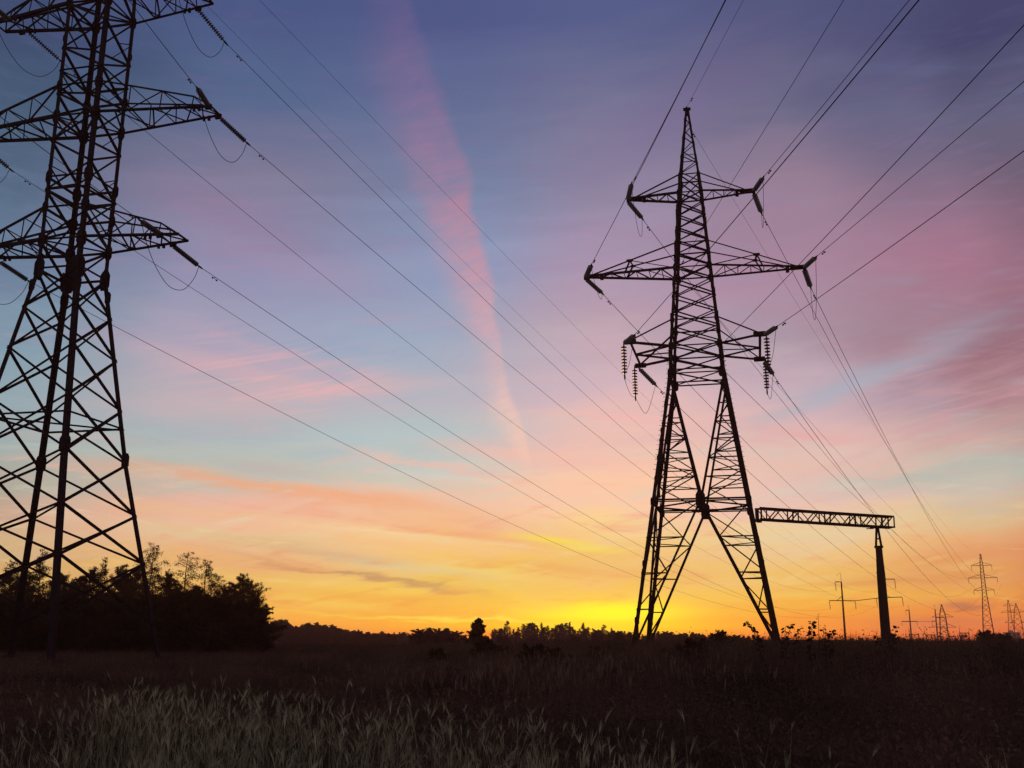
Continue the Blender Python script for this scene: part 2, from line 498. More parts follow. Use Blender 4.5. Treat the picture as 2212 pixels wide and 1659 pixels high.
def insulator(p, q, rad, n, m, label, group, twin=0.0):
    """a chain of cap-and-pin discs from p to q with its clamps; top-level"""
    p, q = Vector(p), Vector(q)
    root = empty('insulator_string', p)
    tag(root, label, 'insulator', group)
    d = q - p
    side = d.cross(V(0, 0, 1))
    side = side.normalized() if side.length > .01 else V(1, 0, 0)
    offs = (-twin, twin) if twin else (0,)
    for s in offs:
        b = MB()
        b.lathe(side*s, d, string_profile(d.length, rad, n), 10)
        b.build('disc_chain', m, root)
    c = MB()
    dn = d.normalized()
    c.lathe(-dn*.02, dn, [(0, .045), (.14, .045)], 6)
    if twin:
        c.tube([dn*.1 - side*twin, dn*.1 + side*twin], .03, 6)
        c.tube([dn*(d.length - .08) - side*twin, dn*(d.length - .08) + side*twin], .03, 6)
    c.build('hanger', 'steel', root)
    e = MB()
    e.lathe(dn*(d.length - .06), dn, [(0, .05), (.18, .06), (.36, .03)], 6)
    e.build('clamp', 'steel', root)
    return root


def span(p, q, sag, n=70):
    p, q = Vector(p), Vector(q)
    out = []
    for i in range(n + 1):
        t = i/n
        t = t*t*(3 - 2*t)*.35 + t*.65
        c = p + (q - p)*t
        c.z -= 4*sag*t*(1 - t)
        out.append(c)
    return out


def wire(name, p, q, sag, r, label, group, cat='power line', damper=(), big=1.0, mat='wire', n=70):
    pts = span(p, q, sag, n)
    m = MB()
    m.tube(pts, r, 5)
    o = tag(m.build(name, mat, None, p), label, cat, group)
    P, Q = Vector(p), Vector(q)
    L = (Q - P).length
    for s in damper:
        t = s/L
        c = P + (Q - P)*t
        c.z -= 4*sag*t*(1 - t)
        d = (Q - P).copy()
        d.z -= 4*sag*(1 - 2*t)
        d.normalize()
        k = MB()
        k.tube([c, c - V(0, 0, .10*big)], .018*big, 5)
        a, b = c - d*.17*big - V(0, 0, .13*big), c + d*.17*big - V(0, 0, .13*big)
        k.tube([a, c - V(0, 0, .09*big), b], .010*big, 5)
        k.lathe(a - d*.06*big, d, [(0, .02*big), (.02*big, .042*big), (.11*big, .045*big), (.13*big, .02*big)], 7)
        k.lathe(b - d*.07*big, d, [(0, .02*big), (.02*big, .045*big), (.11*big, .042*big), (.13*big, .02*big)], 7)
        k2 = k.build('vibration_damper', 'wire', o)
        k2.matrix_parent_inverse = Matrix.Translation(-P)
    return o


def jumper(pts, r, label, group):
    """smooth slack cable through the given points"""
    P = [Vector(p) for p in pts]
    out = []
    ext = [P[0]*2 - P[1]] + P + [P[-1]*2 - P[-2]]
    for i in range(1, len(ext) - 2):
        a, b, c, d = ext[i - 1:i + 3]
        for k in range(8):
            t = k/8
            out.append(.5*((2*b) + (c - a)*t + (2*a - 5*b + 4*c - d)*t*t + (3*b - a - 3*c + d)*t**3))
    out.append(P[-1])
    m = MB()
    m.tube(out, r, 5)
    return tag(m.build('jumper_cable', 'wire', None, P[0]), label, 'cable', group)


# ------------------------------------------------------------------ the right pylon
RX, RY, RYAW = 13.0998, 70.0, -0.2322
zt, zU, zUt, zM, zMt, zL, zLt, zB, zK = 40.25, 33.15, 34.63, 27.235, 29.14, 21.30, 23.24, 19.29, 10.28
RZ = [0, zB, zL, zM, zU, zUt, zt]
RB_ = [4.70, 1.886, 1.784, 1.304, .894, .74, .10]
rb = lambda z: interp(z, RZ, RB_)
CR, SR = math.cos(RYAW), math.sin(RYAW)
toR = lambda x, y, z: V(RX + CR*x - SR*y, RY + SR*x + CR*y, z)
CORN = [(-1, -1), (1, -1), (1, 1), (-1, 1)]


def zigzag(m, A, B, w, up=None, first=0):
    """single lacing between two lists of nodes"""
    for i in range(len(A) - 1):
        if (i + first) % 2 == 0:
            m.bar(A[i], B[i + 1], w, up=up)
        else:
            m.bar(B[i], A[i + 1], w, up=up)


def right_pylon():
    root = empty('lattice_pylon', (RX, RY, 0), RYAW)
    tag(root, 'tall dark lattice pylon with forked legs standing right of centre', 'pylon', 'large steel pylons')
    c = lambda i, z: V(CORN[i][0]*rb(z), CORN[i][1]*rb(z), z)
    # legs
    for i, (sx, sy) in enumerate(CORN):
        m = MB()
        zz = [0, zB, zL, zM, zU, zUt]
        for a, b in zip(zz, zz[1:]):
            m.leg(c(i, a), c(i, b), .24 if a < zL else .2, sx, sy)
        leg = m.build('leg', 'rusty_steel', root)
        for z, s in ((zU, .42), (zUt, .30), (zM, .5), (zMt, .36), (zL, .5), (zLt, .4), (zB, .62), (zK, .5), (zK + 3, .3), (6.2, .4), (2.6, .4), (15.2, .34), (30.3, .26), (25, .28)):
            p = c(i, z)
            g = MB()
            g.plate(p + V(-sx*s*.25, sy*.012, 0), (1, 0, 0), (0, 0, 1), s*.75, s*1.2)
            g.plate(p + V(sx*.012, -sy*s*.25, 0), (0, 1, 0), (0, 0, 1), s*.75, s*1.2)
            g.build('gusset_plate', 'rusty_steel', leg)
        for z in np.arange(20.5, 34, 2.7):
            p = c(i, z)
            g = MB()
            g.plate(p + V(-sx*.08, sy*.02, 0), (1, 0, 0), (0, 0, 1), .22, 1.1, .03)
            g.plate(p + V(sx*.02, -sy*.08, 0), (0, 1, 0), (0, 0, 1), .22, 1.1, .03)
            g.build('splice_plate', 'rusty_steel', leg)
        if i != 3:
            for k, z in enumerate(np.arange(12.5, 21.5, .34)):
                s = MB()
                p = c(i, z)
                s.tube([p, p + V(sx*.17, 0, 0)], .014, 5)
                s.build('step_bolt', 'rusty_steel', leg)
        f = MB()
        f.box((CORN[i][0]*4.68, CORN[i][1]*4.68, .15), .9, .9, .5)
        f.box((CORN[i][0]*4.66, CORN[i][1]*4.66, .45), .5, .5, .1)
        f.build('footing', 'concrete', leg)
    # body lacing, one part a face
    lev = list(np.linspace(zB, zL, 3)) + list(np.linspace(zL, zM, 6))[1:] + list(np.linspace(zM, zU, 7))[1:] + [zUt]
    for i in range(4):
        j = (i + 1) % 4
        m = MB()
        A, B = [c(i, z) for z in lev], [c(j, z) for z in lev]
        zigzag(m, A, B, .095, first=i % 2)
        if i % 2 == 0:
            zigzag(m, A, B, .085, first=1 + i % 2)
        for z in (zB, zB + .28, zL, zLt, zM, zMt, zU, zUt):
            m.bar(c(i, z), c(j, z), .09)
        m.build('body_lacing', 'rusty_steel', root)
    for z in (zL, zM, zU):
        m = MB()
        m.bar(c(0, z), c(2, z), .08)
        m.bar(c(1, z), c(3, z), .08)
        m.build('plan_bracing', 'rusty_steel', root)
    # top spike
    pk = MB()
    lv = list(np.linspace(zUt, zt, 8))
    for i, (sx, sy) in enumerate(CORN):
        pk.leg(c(i, zUt), c(i, zt), .13, sx, sy)
    peak = pk.build('peak', 'rusty_steel', root)
    lc = MB()
    for i in range(4):
        j = (i + 1) % 4
        A, B = [c(i, z) for z in lv], [c(j, z) for z in lv]
        zigzag(lc, A, B, .065, first=i % 2)
        lc.bar(c(i, zUt + 1.6), c(j, zUt + 1.6), .05)
    lc.build('peak_lacing', 'rusty_steel', peak)
    cp = MB()
    cp.box((0, 0, zt), .55, .3, .12)
    cp.box((0, 0, zt - .25), .3, .3, .5)
    cp.box((0, -.25, zt - .1), .12, .5, .1)
    cp.build('peak_cap', 'rusty_steel', peak)
    # upper and middle cross arms
    tips = {}
    for lvl, z, ztie, aL_, aR_, yl, yr in (('U', zU, zUt, -4.50, 4.50, -.45, .0), ('M', zM, zMt, -7.74, 7.74, -.7, .65)):
        for sx, a, yo in ((-1, aL_, yl), (1, aR_, yr)):
            tip = V(a, yo, z)
            tips[lvl, sx] = tip
            b = rb(z)
            n0, f0 = V(sx*b, -b, z), V(sx*b, b, z)
            m = MB()
            w = .15
            ne, fe = tip + V(-sx*.1, -.16, 0), tip + V(-sx*.1, .16, 0)
            m.bar(n0, ne, w)
            m.bar(f0, fe, w)
            arm = m.build('cross_arm', 'rusty_steel', root)
            e = MB()
            e.box(tip + V(-sx*.45, 0, .02), 1.0, .36, .24)
            e.box(tip + V(-sx*1.15, 0, -.1), .24, .46, .3)
            e.box(tip + V(sx*.05, 0, -.05), .22, .14, .34)
            e.build('tip_plate', 'rusty_steel', arm)
            lw = MB()
            k = 5 if lvl == 'U' else 7
            A = [n0 + (ne - n0)*t for t in np.linspace(0, .86, k)]
            B = [f0 + (fe - f0)*t for t in np.linspace(0, .86, k)]
            zigzag(lw, A, B, .075, first=1)
            for q in range(1, k - 1, 1):
                lw.bar(A[q], B[q], .06)
            lw.build('arm_lacing', 'rusty_steel', arm)
            bt = rb(ztie)
            ti = MB()
            tn_, tf = V(sx*bt, -bt, ztie), V(sx*bt, bt, ztie)
            en_, ef = tip + V(-sx*.55, -.12, .10), tip + V(-sx*.75, .14, .10)
            ti.bar(tn_, en_, .085)
            ti.bar(tf, ef, .085)
            if lvl == 'M':
                pn, pf = tn_ + (en_ - tn_)*.55, tf + (ef - tf)*.55
                cn, cf = n0 + (ne - n0)*.56, f0 + (fe - f0)*.56
                ti.bar(pn, cn, .11)
                ti.bar(pf, cf, .11)
                ti.bar(pn, pf, .11)
                ti.bar(pn, n0, .06)
                ti.bar(pf, f0, .06)
                ti.plate(pn, (1, 0, 0), (0, 0, 1), .5, .22)
                ti.plate(pf, (1, 0, 0), (0, 0, 1), .4, .2)
            ti.build('tie_rods', 'rusty_steel', arm)
    # lower cross arms end in a beam across the line
    bT, aL = 3.256, 4.683
    for sx in (-1, 1):
        b = rb(zL)
        n0, f0 = V(sx*b, -b, zL), V(sx*b, b, zL)
        ne, fe = V(sx*(aL - .35), -bT, zL), V(sx*(aL - .35), bT, zL)
        mid = (ne + fe)*.5
        m = MB()
        m.bar(n0, ne, .16)
        m.bar(f0, fe, .16)
        m.bar(ne, fe, .17)
        arm = m.build('cross_arm', 'rusty_steel', root)
        l = MB()
        l.bar(n0, mid, .13)
        l.bar(f0, mid, .13)
        l.bar(V(sx*b, 0, zL), mid + V(0, .3, 0), .08)
        l.build('arm_lacing', 'rusty_steel', arm)
        for y in (-1, 1):
            e = MB()
            e.box(V(sx*(aL - .35), y*bT, zL + .05), .8, .3, .3)
            e.box(V(sx*(aL - .02), y*(bT + .02), zL), .3, .16, .22)
            e.build('tip_plate', 'rusty_steel', arm)
        ti = MB()
        bt = rb(zLt)
        ti.bar(V(sx*bt, -bt, zLt), ne + V(0, 0, .12), .1)
        ti.bar(V(sx*bt, bt, zLt), fe + V(0, 0, .12), .1)
        ti.build('tie_rods', 'rusty_steel', arm)
    # forked base: in every face two arms run from the body corners through a knot to the feet
    K = []
    for i in range(4):
        j = (i + 1) % 4
        n_ = (c(i, zK) + c(j, zK))*.5
        K.append(n_)
    upz = [zB - 1.2, 17.0, 15.7, 14.5, 13.2, 11.9]
    loz = [7.9, 5.6, 3.3, 1.5]
    for i in range(4):
        j = (i + 1) % 4
        k = K[i]
        arms = MB()
        for q in (i, j):
            arms.bar(c(q, zB), k, .15)
            arms.bar(k, c(q, .5), .14)
        fa = arms.build('fork_arms', 'rusty_steel', root)
        kp = MB()
        ux = (c(j, zK) - c(i, zK)).normalized()
        kp.plate(k + V(0, 0, .05), ux, (0, 0, 1), .62, 1.15, .06)
        kp.build('knot_plate', 'rusty_steel', fa)
        l = MB()
        for q in (i, j):
            top, bot = c(q, zB), c(q, .5)
            on_u = lambda z: top + (k - top)*((zB - z)/(zB - zK))
            on_l = lambda z: k + (bot - k)*((zK - z)/(zK - .5))
            pa, pb = None, None
            first = 0 if q == i else 1
            for n_i, z in enumerate(upz + [zK]):
                A, B = c(q, z), on_u(z)
                l.bar(A, B, .08)
                if pa is not None:
                    l.bar(*((pa, B) if (n_i + first) % 2 else (pb, A)), .075)
                pa, pb = A, B
            for n_i, z in enumerate(loz):
                A, B = c(q, z), on_l(z)
                l.bar(A, B, .085)
                l.bar(*((pa, B) if (n_i + first) % 2 else (pb, A)), .08)
                pa, pb = A, B
        l.bar(c(i, zK + .12), c(j, zK + .12), .12)
        l.build('fork_lacing', 'rusty_steel', fa)
    pb_ = MB()
    for i in range(4):
        pb_.bar(K[i], K[(i + 1) % 4], .11)
    pb_.build('plan_bracing', 'rusty_steel', root)
    for i in range(4):
        for z, m_ in [(z, 'u') for z in upz[2:]] + [(z, 'l') for z in loz]:
            q = (i + 1) % 4
            if m_ == 'u':
                t = (zB - z)/(zB - zK)
                a, b = c(q, zB) + (K[i] - c(q, zB))*t, c(q, zB) + (K[q] - c(q, zB))*t
            else:
                t = (zK - z)/(zK - .5)
                a, b = K[i] + (c(q, .5) - K[i])*t, K[q] + (c(q, .5) - K[q])*t
            st = MB()
            st.bar(a, b, .06)
            st.build('strut', 'rusty_steel', root)
    return tips


tipsR = right_pylon()
W3 = lambda p: toR(*p)

# strings, wires and jumpers of the right pylon (local ends taken from the tower's own axes)
NAMES = {'U': 'upper', 'M': 'middle', 'L': 'lower', 'l': 'left', 'r': 'right'}
attC = {'UL': (-4.55, -.5, 33.1), 'UR': (4.55, -.05, 33.1), 'ML': (-7.75, -.75, 27.2), 'MR': (7.75, .6, 27.2), 'LL': (-4.70, -3.28, 21.28), 'LR': (4.70, -3.28, 21.28)}
attF = {'UL': (-4.55, -.4, 33.0), 'UR': (4.55, .08, 33.0), 'ML': (-7.75, -.65, 27.1), 'MR': (7.75, .72, 27.1), 'LL': (-4.45, 3.35, 21.15), 'LR': (4.68, 3.28, 21.1)}
endC = {'UL': (-4.05, -2.45, 33.45), 'UR': (5.2, -1.9, 33.24), 'ML': (-7.05, -2.7, 27.37), 'MR': (8.44, -1.25, 27.23), 'LL': (-3.85, -5.1, 21.26), 'LR': (5.4, -5.1, 21.23)}
endF = {'UL': (-3.75, 1.6, 32.43), 'UR': (5.04, 1.9, 32.19), 'ML': (-6.86, 1.3, 26.58), 'MR': (8.21, 2.6, 26.38), 'LL': (-3.43, 5.2, 20.25), 'LR': (5.26, 5.0, 20.58)}
side = {'L': 'left', 'R': 'right'}
for k in endC:
    nm = '%s %s' % (NAMES[k[0]], side[k[1]])
    insulator(W3(attC[k]), W3(endC[k]), .125, 10, 'pale_glass', "pale glass insulator string towards the viewer at the right pylon's %s arm" % nm, 'insulator strings of the right pylon', .075)
    insulator(W3(attF[k]), W3(endF[k]), .125, 10, 'pale_glass', "pale glass insulator string towards the sunset at the right pylon's %s arm" % nm, 'insulator strings of the right pylon', .075)
hang = {}
for k, x, y, lb in (('Ln', -4.78, -3.28, 'lower left arm, front end'), ('Lf', -4.80, 3.28, 'lower left arm, rear end'),
                    ('Rn', 4.78, -3.28, 'lower right arm, front end'), ('Rf', 4.72, 3.30, 'lower right arm, rear end')):
    a, b = W3((x, y, 21.2)), W3((x + .02, y, 18.95))
    hang[k] = b
    insulator(a, b, .2, 9, 'brown_glass', "brown insulator string hanging straight down at the right pylon's %s" % lb, 'hanging insulator strings of the right pylon')
# wires coming over the viewer's head
inc = {'UL': ((27.7, -200, 35.2), 5.6), 'UR': ((34.5, -200, 35.2), 5.6), 'ML': ((24.4, -200, 29.3), 5.6), 'MR': ((37.0, -200, 29.3), 5.4), 'LL': ((27.5, -200, 23.4), 5.6), 'LR': ((34.7, -200, 23.4), 5.6)}
for k, (q, s) in inc.items():
    wire('power_line', W3(endC[k]), q, s, .020, "dark wire from the right pylon's %s %s arm rising over the viewer" % (NAMES[k[0]], side[k[1]]),
         'wires from the right pylon over the viewer', damper=(1.5,), big=1.25, n=110)
far = {'UL': (2115, 1235, 11.9), 'UR': (2154, 1231, 12.5), 'ML': (2109, 1259, 12.8), 'MR': (2164, 1259, 13.2), 'LL': (2119, 1286, 11.5), 'LR': (2158, 1285, 12.8)}
YF = 460.0
for k, (u, v, s) in far.items():
    wire('power_line', W3(endF[k]), at(u, v, YF), s, .021, "thin wire from the right pylon's %s %s arm sagging to the far suspension pylon" % (NAMES[k[0]], side[k[1]]),
         'wires from the right pylon to the far pylon', damper=(1.4,), big=1.25)
wire('ground_wire', W3((0, -.35, 40.2)), (31.1, -200, 42.4), 4.9, .012, 'thin ground wire rising from the peak of the right pylon over the viewer', 'ground wires of the right pylon', damper=(1.6,), big=1.1, n=100)
wire('ground_wire', W3((0, .2, 39.2)), at(2129, 1198, YF), 8.7, .011, 'thin ground wire falling from the peak of the right pylon to the far suspension pylon', 'ground wires of the right pylon', damper=(1.6,), big=1.1)
wire('fibre_cable', W3((-.9, -1.35, 27.3)), (24.9, -200, 41.2), 5.0, .014, "cable from the middle of the right pylon's mast rising steeply over the viewer", 'cables fixed to the right pylon mast', damper=(1.2,), n=100)
wire('fibre_cable', W3((1.8, -1.8, 21.2)), (28.2, -200, 35.3), 5.0, .018, 'cable from the right mast corner of the right pylon passing behind the middle arm', 'cables fixed to the right pylon mast', damper=(1.2,), n=100)
wire('fibre_cable', W3((-.6, 1.3, 27.0)), at(2132, 1255, YF), 5.5, .013, 'cable from the middle of the right pylon mast descending to the far suspension pylon', 'cables fixed to the right pylon mast', damper=(1.2,))
wire('fibre_cable', W3((1.85, 1.85, 20.2)), at(2132, 1290, YF), 3.6, .018, 'cable from below the lower arms of the right pylon descending to the far suspension pylon', 'cables fixed to the right pylon mast')
jl = 'jumper cables of the right pylon'
def J(a, b, mids, k):
    jumper([a] + mids + [b], .016, "slack jumper cable looping below the right pylon's %s arm tip" % k, jl)
for k in ('UL', 'UR', 'ML', 'MR'):
    a, b = W3(endC[k]), W3(endF[k])
    w = 1 if k[1] == 'R' else -1
    dz = {'UL': 2.2, 'UR': 1.9, 'ML': .9, 'MR': 3.2}[k]
    m1, m2, m3 = a.lerp(b, .22), a.lerp(b, .6), a.lerp(b, .92)
    m1.z -= dz*.62
    m2.z -= dz
    m3.z -= dz*.7
    J(a, b, [m1, m2, m3], '%s %s' % (NAMES[k[0]], side[k[1]]))
for s, kk in (('L', 'LL'), ('R', 'LR')):
    a, b = W3(endC[kk]), W3(endF[kk])
    n_, f_ = hang[s + 'n'], hang[s + 'f']
    m0 = a.lerp(n_, .5) + V(0, 0, -.5)
    m1 = n_.lerp(f_, .5) + V(0, 0, -.55)
    m2 = f_.lerp(b, .5) + V(0, 0, -1.7 if s == 'L' else -1.2)
    J(a, b, [m0, n_ + V(0, 0, -.1), m1, f_ + V(0, 0, -.1), m2], 'lower ' + side[s])

# ------------------------------------------------------------------ the left pylon
LX, LY, LYAW = -23.616, 52.0, -0.21524
lU, lUt, lM, lMt, lL, lLt, lW = 36.22, 38.1, 29.197, 31.06, 21.965, 23.82, 20.36
LZ = [0, 10.38, lW, lU, lUt, 44.0]
LB_ = [4.538, 2.656, 1.2614, 1.2895, 1.25, .3]
lb = lambda z: interp(z, LZ, LB_)
CL, SL = math.cos(LYAW), math.sin(LYAW)
toL = lambda x, y, z: V(LX + CL*x - SL*y, LY + SL*x + CL*y, z)


def left_pylon():
    root = empty('lattice_pylon', (LX, LY, 0), LYAW)
    tag(root, 'nearest black lattice pylon with thick mast and splayed legs, cut by the left frame edge', 'pylon', 'large steel pylons')
    c = lambda i, z: V(CORN[i][0]*lb(z), CORN[i][1]*lb(z), z)
    for i, (sx, sy) in enumerate(CORN):
        m = MB()
        zz = [0, 10.38, lW, lU, lUt]
        for a, b in zip(zz, zz[1:]):
            m.leg(c(i, a), c(i, b), .25 if a < lW else .22, sx, sy)
        leg = m.build('leg', 'steel', root)
        for z, s in ((lU, .55), (lUt, .45), (lM, .6), (lMt, .5), (lL, .6), (lLt, .5), (lW, .85), (25.6, .55), (10.6, .62), (34.0, .3), (19.4, .5)):
            p = c(i, z)
            g = MB()
            g.plate(p + V(-sx*s*.2, sy*.014, 0), (1, 0, 0), (0, 0, 1), s*.7, s*1.3, .03)
            g.plate(p + V(sx*.014, -sy*s*.2, 0), (0, 1, 0), (0, 0, 1), s*.7, s*1.3, .03)
            g.build('gusset_plate', 'steel', leg)
        f = MB()
        f.box((sx*4.5, sy*4.5, .15), 1.0, 1.0, .5)
        f.box((sx*4.48, sy*4.48, .46), .6, .6, .12)
        f.build('footing', 'concrete', leg)
    lev = [lW] + list(np.linspace(lL, lM, 6)) + list(np.linspace(lM, lU, 6))[1:] + [lUt]
    low = [2.1, 5.22, 7.67, 10.4, 13.2, 15.91, 18.19, lW]
    for i in range(4):
        j = (i + 1) % 4
        m = MB()
        A, B = [c(i, z) for z in lev], [c(j, z) for z in lev]
        zigzag(m, A, B, .12, first=(i + 1) % 2)
        for z in (lL, lLt, lM, lMt, lU, lUt, lW, lev[3], lev[8], 25.6):
            m.bar(c(i, z), c(j, z), .11)
        # light redundant members
        for q in range(1, len(lev) - 2, 2):
            m.bar((A[q] + B[q + 1])*.5 if (q + i) % 2 else (B[q] + A[q + 1])*.5, A[q + 1] if (q + i) % 2 else B[q + 1], .06)
        m.build('body_lacing', 'steel', root)
        m = MB()
        A, B = [c(i, z) for z in low], [c(j, z) for z in low]
        zigzag(m, A, B, .115, first=0)
        zigzag(m, [p + (B[n] - p)*.012 for n, p in enumerate(A)], [p + (A[n] - p)*.012 for n, p in enumerate(B)], .115, first=1)
        m.bar(c(i, 12.27), c(j, 12.27), .1)
        mid = V(0, 0, 0)
        m.build('base_bracing', 'steel', root)
    for z in (lL, lM, lU, 12.2):
        m = MB()
        m.bar(c(0, z), c(2, z), .09)
        if z != 12.2:
            m.bar(c(1, z), c(3, z), .09)
        m.build('plan_bracing', 'steel', root)
    pk = MB()
    for i, (sx, sy) in enumerate(CORN):
        pk.leg(c(i, lUt), c(i, 44), .14, sx, sy)
    peak = pk.build('peak', 'steel', root)
    lc = MB()
    lv = list(np.linspace(lUt, 44, 6))
    for i in range(4):
        zigzag(lc, [c(i, z) for z in lv], [c((i + 1) % 4, z) for z in lv], .07, first=i % 2)
    lc.build('peak_lacing', 'steel', peak)
    for lvl, z, ztp, a, tw in (('U', lU, lUt, 6.70, .462), ('M', lM, lMt, 7.68, .489), ('L', lL, lLt, 6.39, .471)):
        for sx in (-1, 1):
            b, bt = lb(z), lb(ztp)
            m = MB()
            n0, f0 = V(sx*b, -b, z), V(sx*b, b, z)
            n1, f1 = V(sx*a, -tw, z), V(sx*a, tw, z)
            tn0, tf0 = V(sx*bt, -bt, ztp), V(sx*bt, bt, ztp)
            tn1, tf1 = V(sx*(a - 1.1), -tw*.95, z + .72), V(sx*(a - 1.1), tw*.95, z + .72)
            m.bar(n0, n1, .17)
            m.bar(f0, f1, .15)
            m.bar(tn0, tn1, .1)
            m.bar(tf0, tf1, .1)
            m.bar(tn1, n1, .08)
            m.bar(tf1, f1, .08)
            m.bar(n1, f1, .12)
            arm = m.build('cross_arm', 'steel', root)
            l = MB()
            k = 4
            ts = list(np.linspace(0, (a - 1.1 - b)/(a - b), k))
            An, Af = [n0 + (n1 - n0)*t for t in ts], [f0 + (f1 - f0)*t for t in ts]
            Tn = [tn0 + (tn1 - tn0)*t for t in np.linspace(0, 1, k)]
            Tf = [tf0 + (tf1 - tf0)*t for t in np.linspace(0, 1, k)]
            for q in range(1, k):
                l.bar(An[q], Tn[q], .07)
                l.bar(Af[q], Tf[q], .07)
                l.bar(An[q], Af[q], .07)
                l.bar(Tn[q], Tf[q], .06)
            zigzag(l, Tn, An, .075, first=0)
            zigzag(l, Tf, Af, .075, first=0)
            ts2 = list(np.linspace(0, 1, 7))
            zigzag(l, [n0 + (n1 - n0)*t for t in ts2], [f0 + (f1 - f0)*t for t in ts2], .08, first=1)
            l.build('arm_lacing', 'steel', arm)
            ax = {'U': 5.7, 'M': 7.55, 'L': 5.42}[lvl]
            for y in (-1, 1):
                yy = y*interp(ax, [b, a], [b, tw])
                for q, w_, h_, l_ in ((0, .34, .28, .04), (.55, .12, .26, .08), (.85, .10, .26, .08)):
                    e = MB()
                    e.box((sx*(ax - q), yy + y*.04, z - l_), w_, .13, h_)
                    e.build('hanger_plate', 'steel', arm)


left_pylon()
Lg = 'insulator strings of the left pylon'
aF = {'UR': (5.7, .55, 36.1), 'MR': (7.62, .55, 29.1), 'LR': (5.42, .6, 21.85), 'UL': (-5.25, .55, 36.1), 'ML': (-7.45, .55, 29.1), 'LL': (-5.2, .6, 21.75)}
eF = {'UR': (6.44, 2.5, 35.12), 'MR': (8.31, 2.5, 28.5), 'LR': (5.92, 2.6, 21.35), 'UL': (-4.36, 2.5, 35.24), 'ML': (-6.89, 2.5, 28.39), 'LL': (-4.74, 2.6, 21.25)}
aC = {'UR': (5.7, -.55, 36.1), 'MR': (7.55, -.55, 29.2), 'LR': (5.4, -.6, 22.0), 'UL': (-5.55, -.55, 36.15), 'ML': (-7.5, -.55, 29.2), 'LL': (-5.4, -.6, 22.0)}
eC = {'UR': (6.2, -2.7, 35.7), 'MR': (8.12, -2.7, 28.94), 'LR': (5.6, -2.7, 21.85), 'UL': (-5.2, -2.7, 35.8), 'ML': (-7.1, -2.7, 28.9), 'LL': (-5.2, -2.7, 21.8)}
T3 = lambda p: toL(*p)
for k in eF:
    nm = '%s %s' % (NAMES[k[0]], side[k[1]])
    insulator(T3(aF[k]), T3(eF[k]), .14, 14, 'dark_glass', "dark ribbed insulator string leading away at the left pylon's %s arm" % nm, Lg)
    insulator(T3(aC[k]), T3(eC[k]), .15, 14, 'dark_glass', "dark insulator string towards the viewer at the left pylon's %s arm" % nm, Lg)
    a, b = T3(eC[k]), T3(eF[k])
    pts = [a]
    for t, s in ((.12, .42), (.3, .8), (.52, 1.0), (.75, .86), (.92, .42)):
        p_ = a.lerp(b, t)
        p_.z -= 2.25*s
        pts.append(p_)
    jumper(pts + [b], .017, 'slack jumper cable drooping under the %s arm of the left pylon' % nm, 'jumper cables of the left pylon')
endL = {'UR': (1933, 1270, 11.5), 'MR': (1949, 1309, 8.7), 'LR': (1893, 1309, 9.84), 'UL': (1804, 1275, 9.66), 'ML': (1792, 1315, 8.45), 'LL': (1848, 1316, 9.0)}
YP = 350.0
for k, (u, v, s) in endL.items():
    wire('power_line', T3(eF[k]), at(u, v, YP), s, .017, "long wire sagging across the sky from the left pylon's %s %s arm" % (NAMES[k[0]], side[k[1]]),
         'wires from the left pylon to the concrete poles', damper=(1.3,), big=1.0, n=90)
    e_ = T3(eC[k])
    wire('power_line', e_, (e_.x + (0 - LX - 23.6) - 0.0 + (.0 if k[1] == 'R' else 0.0), -200, e_.z), 8.8, .017, "wire from the left pylon's %s %s arm rising over the viewer" % (NAMES[k[0]], side[k[1]]),
         'wires from the left pylon over the viewer', damper=(1.3,), n=110)
wire('ground_wire', (-19.6, 53, 43), at(1822.8, 1240, YP), 3.5, .011, 'thin upper ground wire crossing the aeroplane trail from above the left pylon', 'ground wires of the left pylon', n=90)
wire('ground_wire', (-23.2, 53, 43), at(1911, 1235, YP), 11.3, .010, 'faint ground wire from the left pylon peak running between two thicker wires', 'ground wires of the left pylon', n=90)

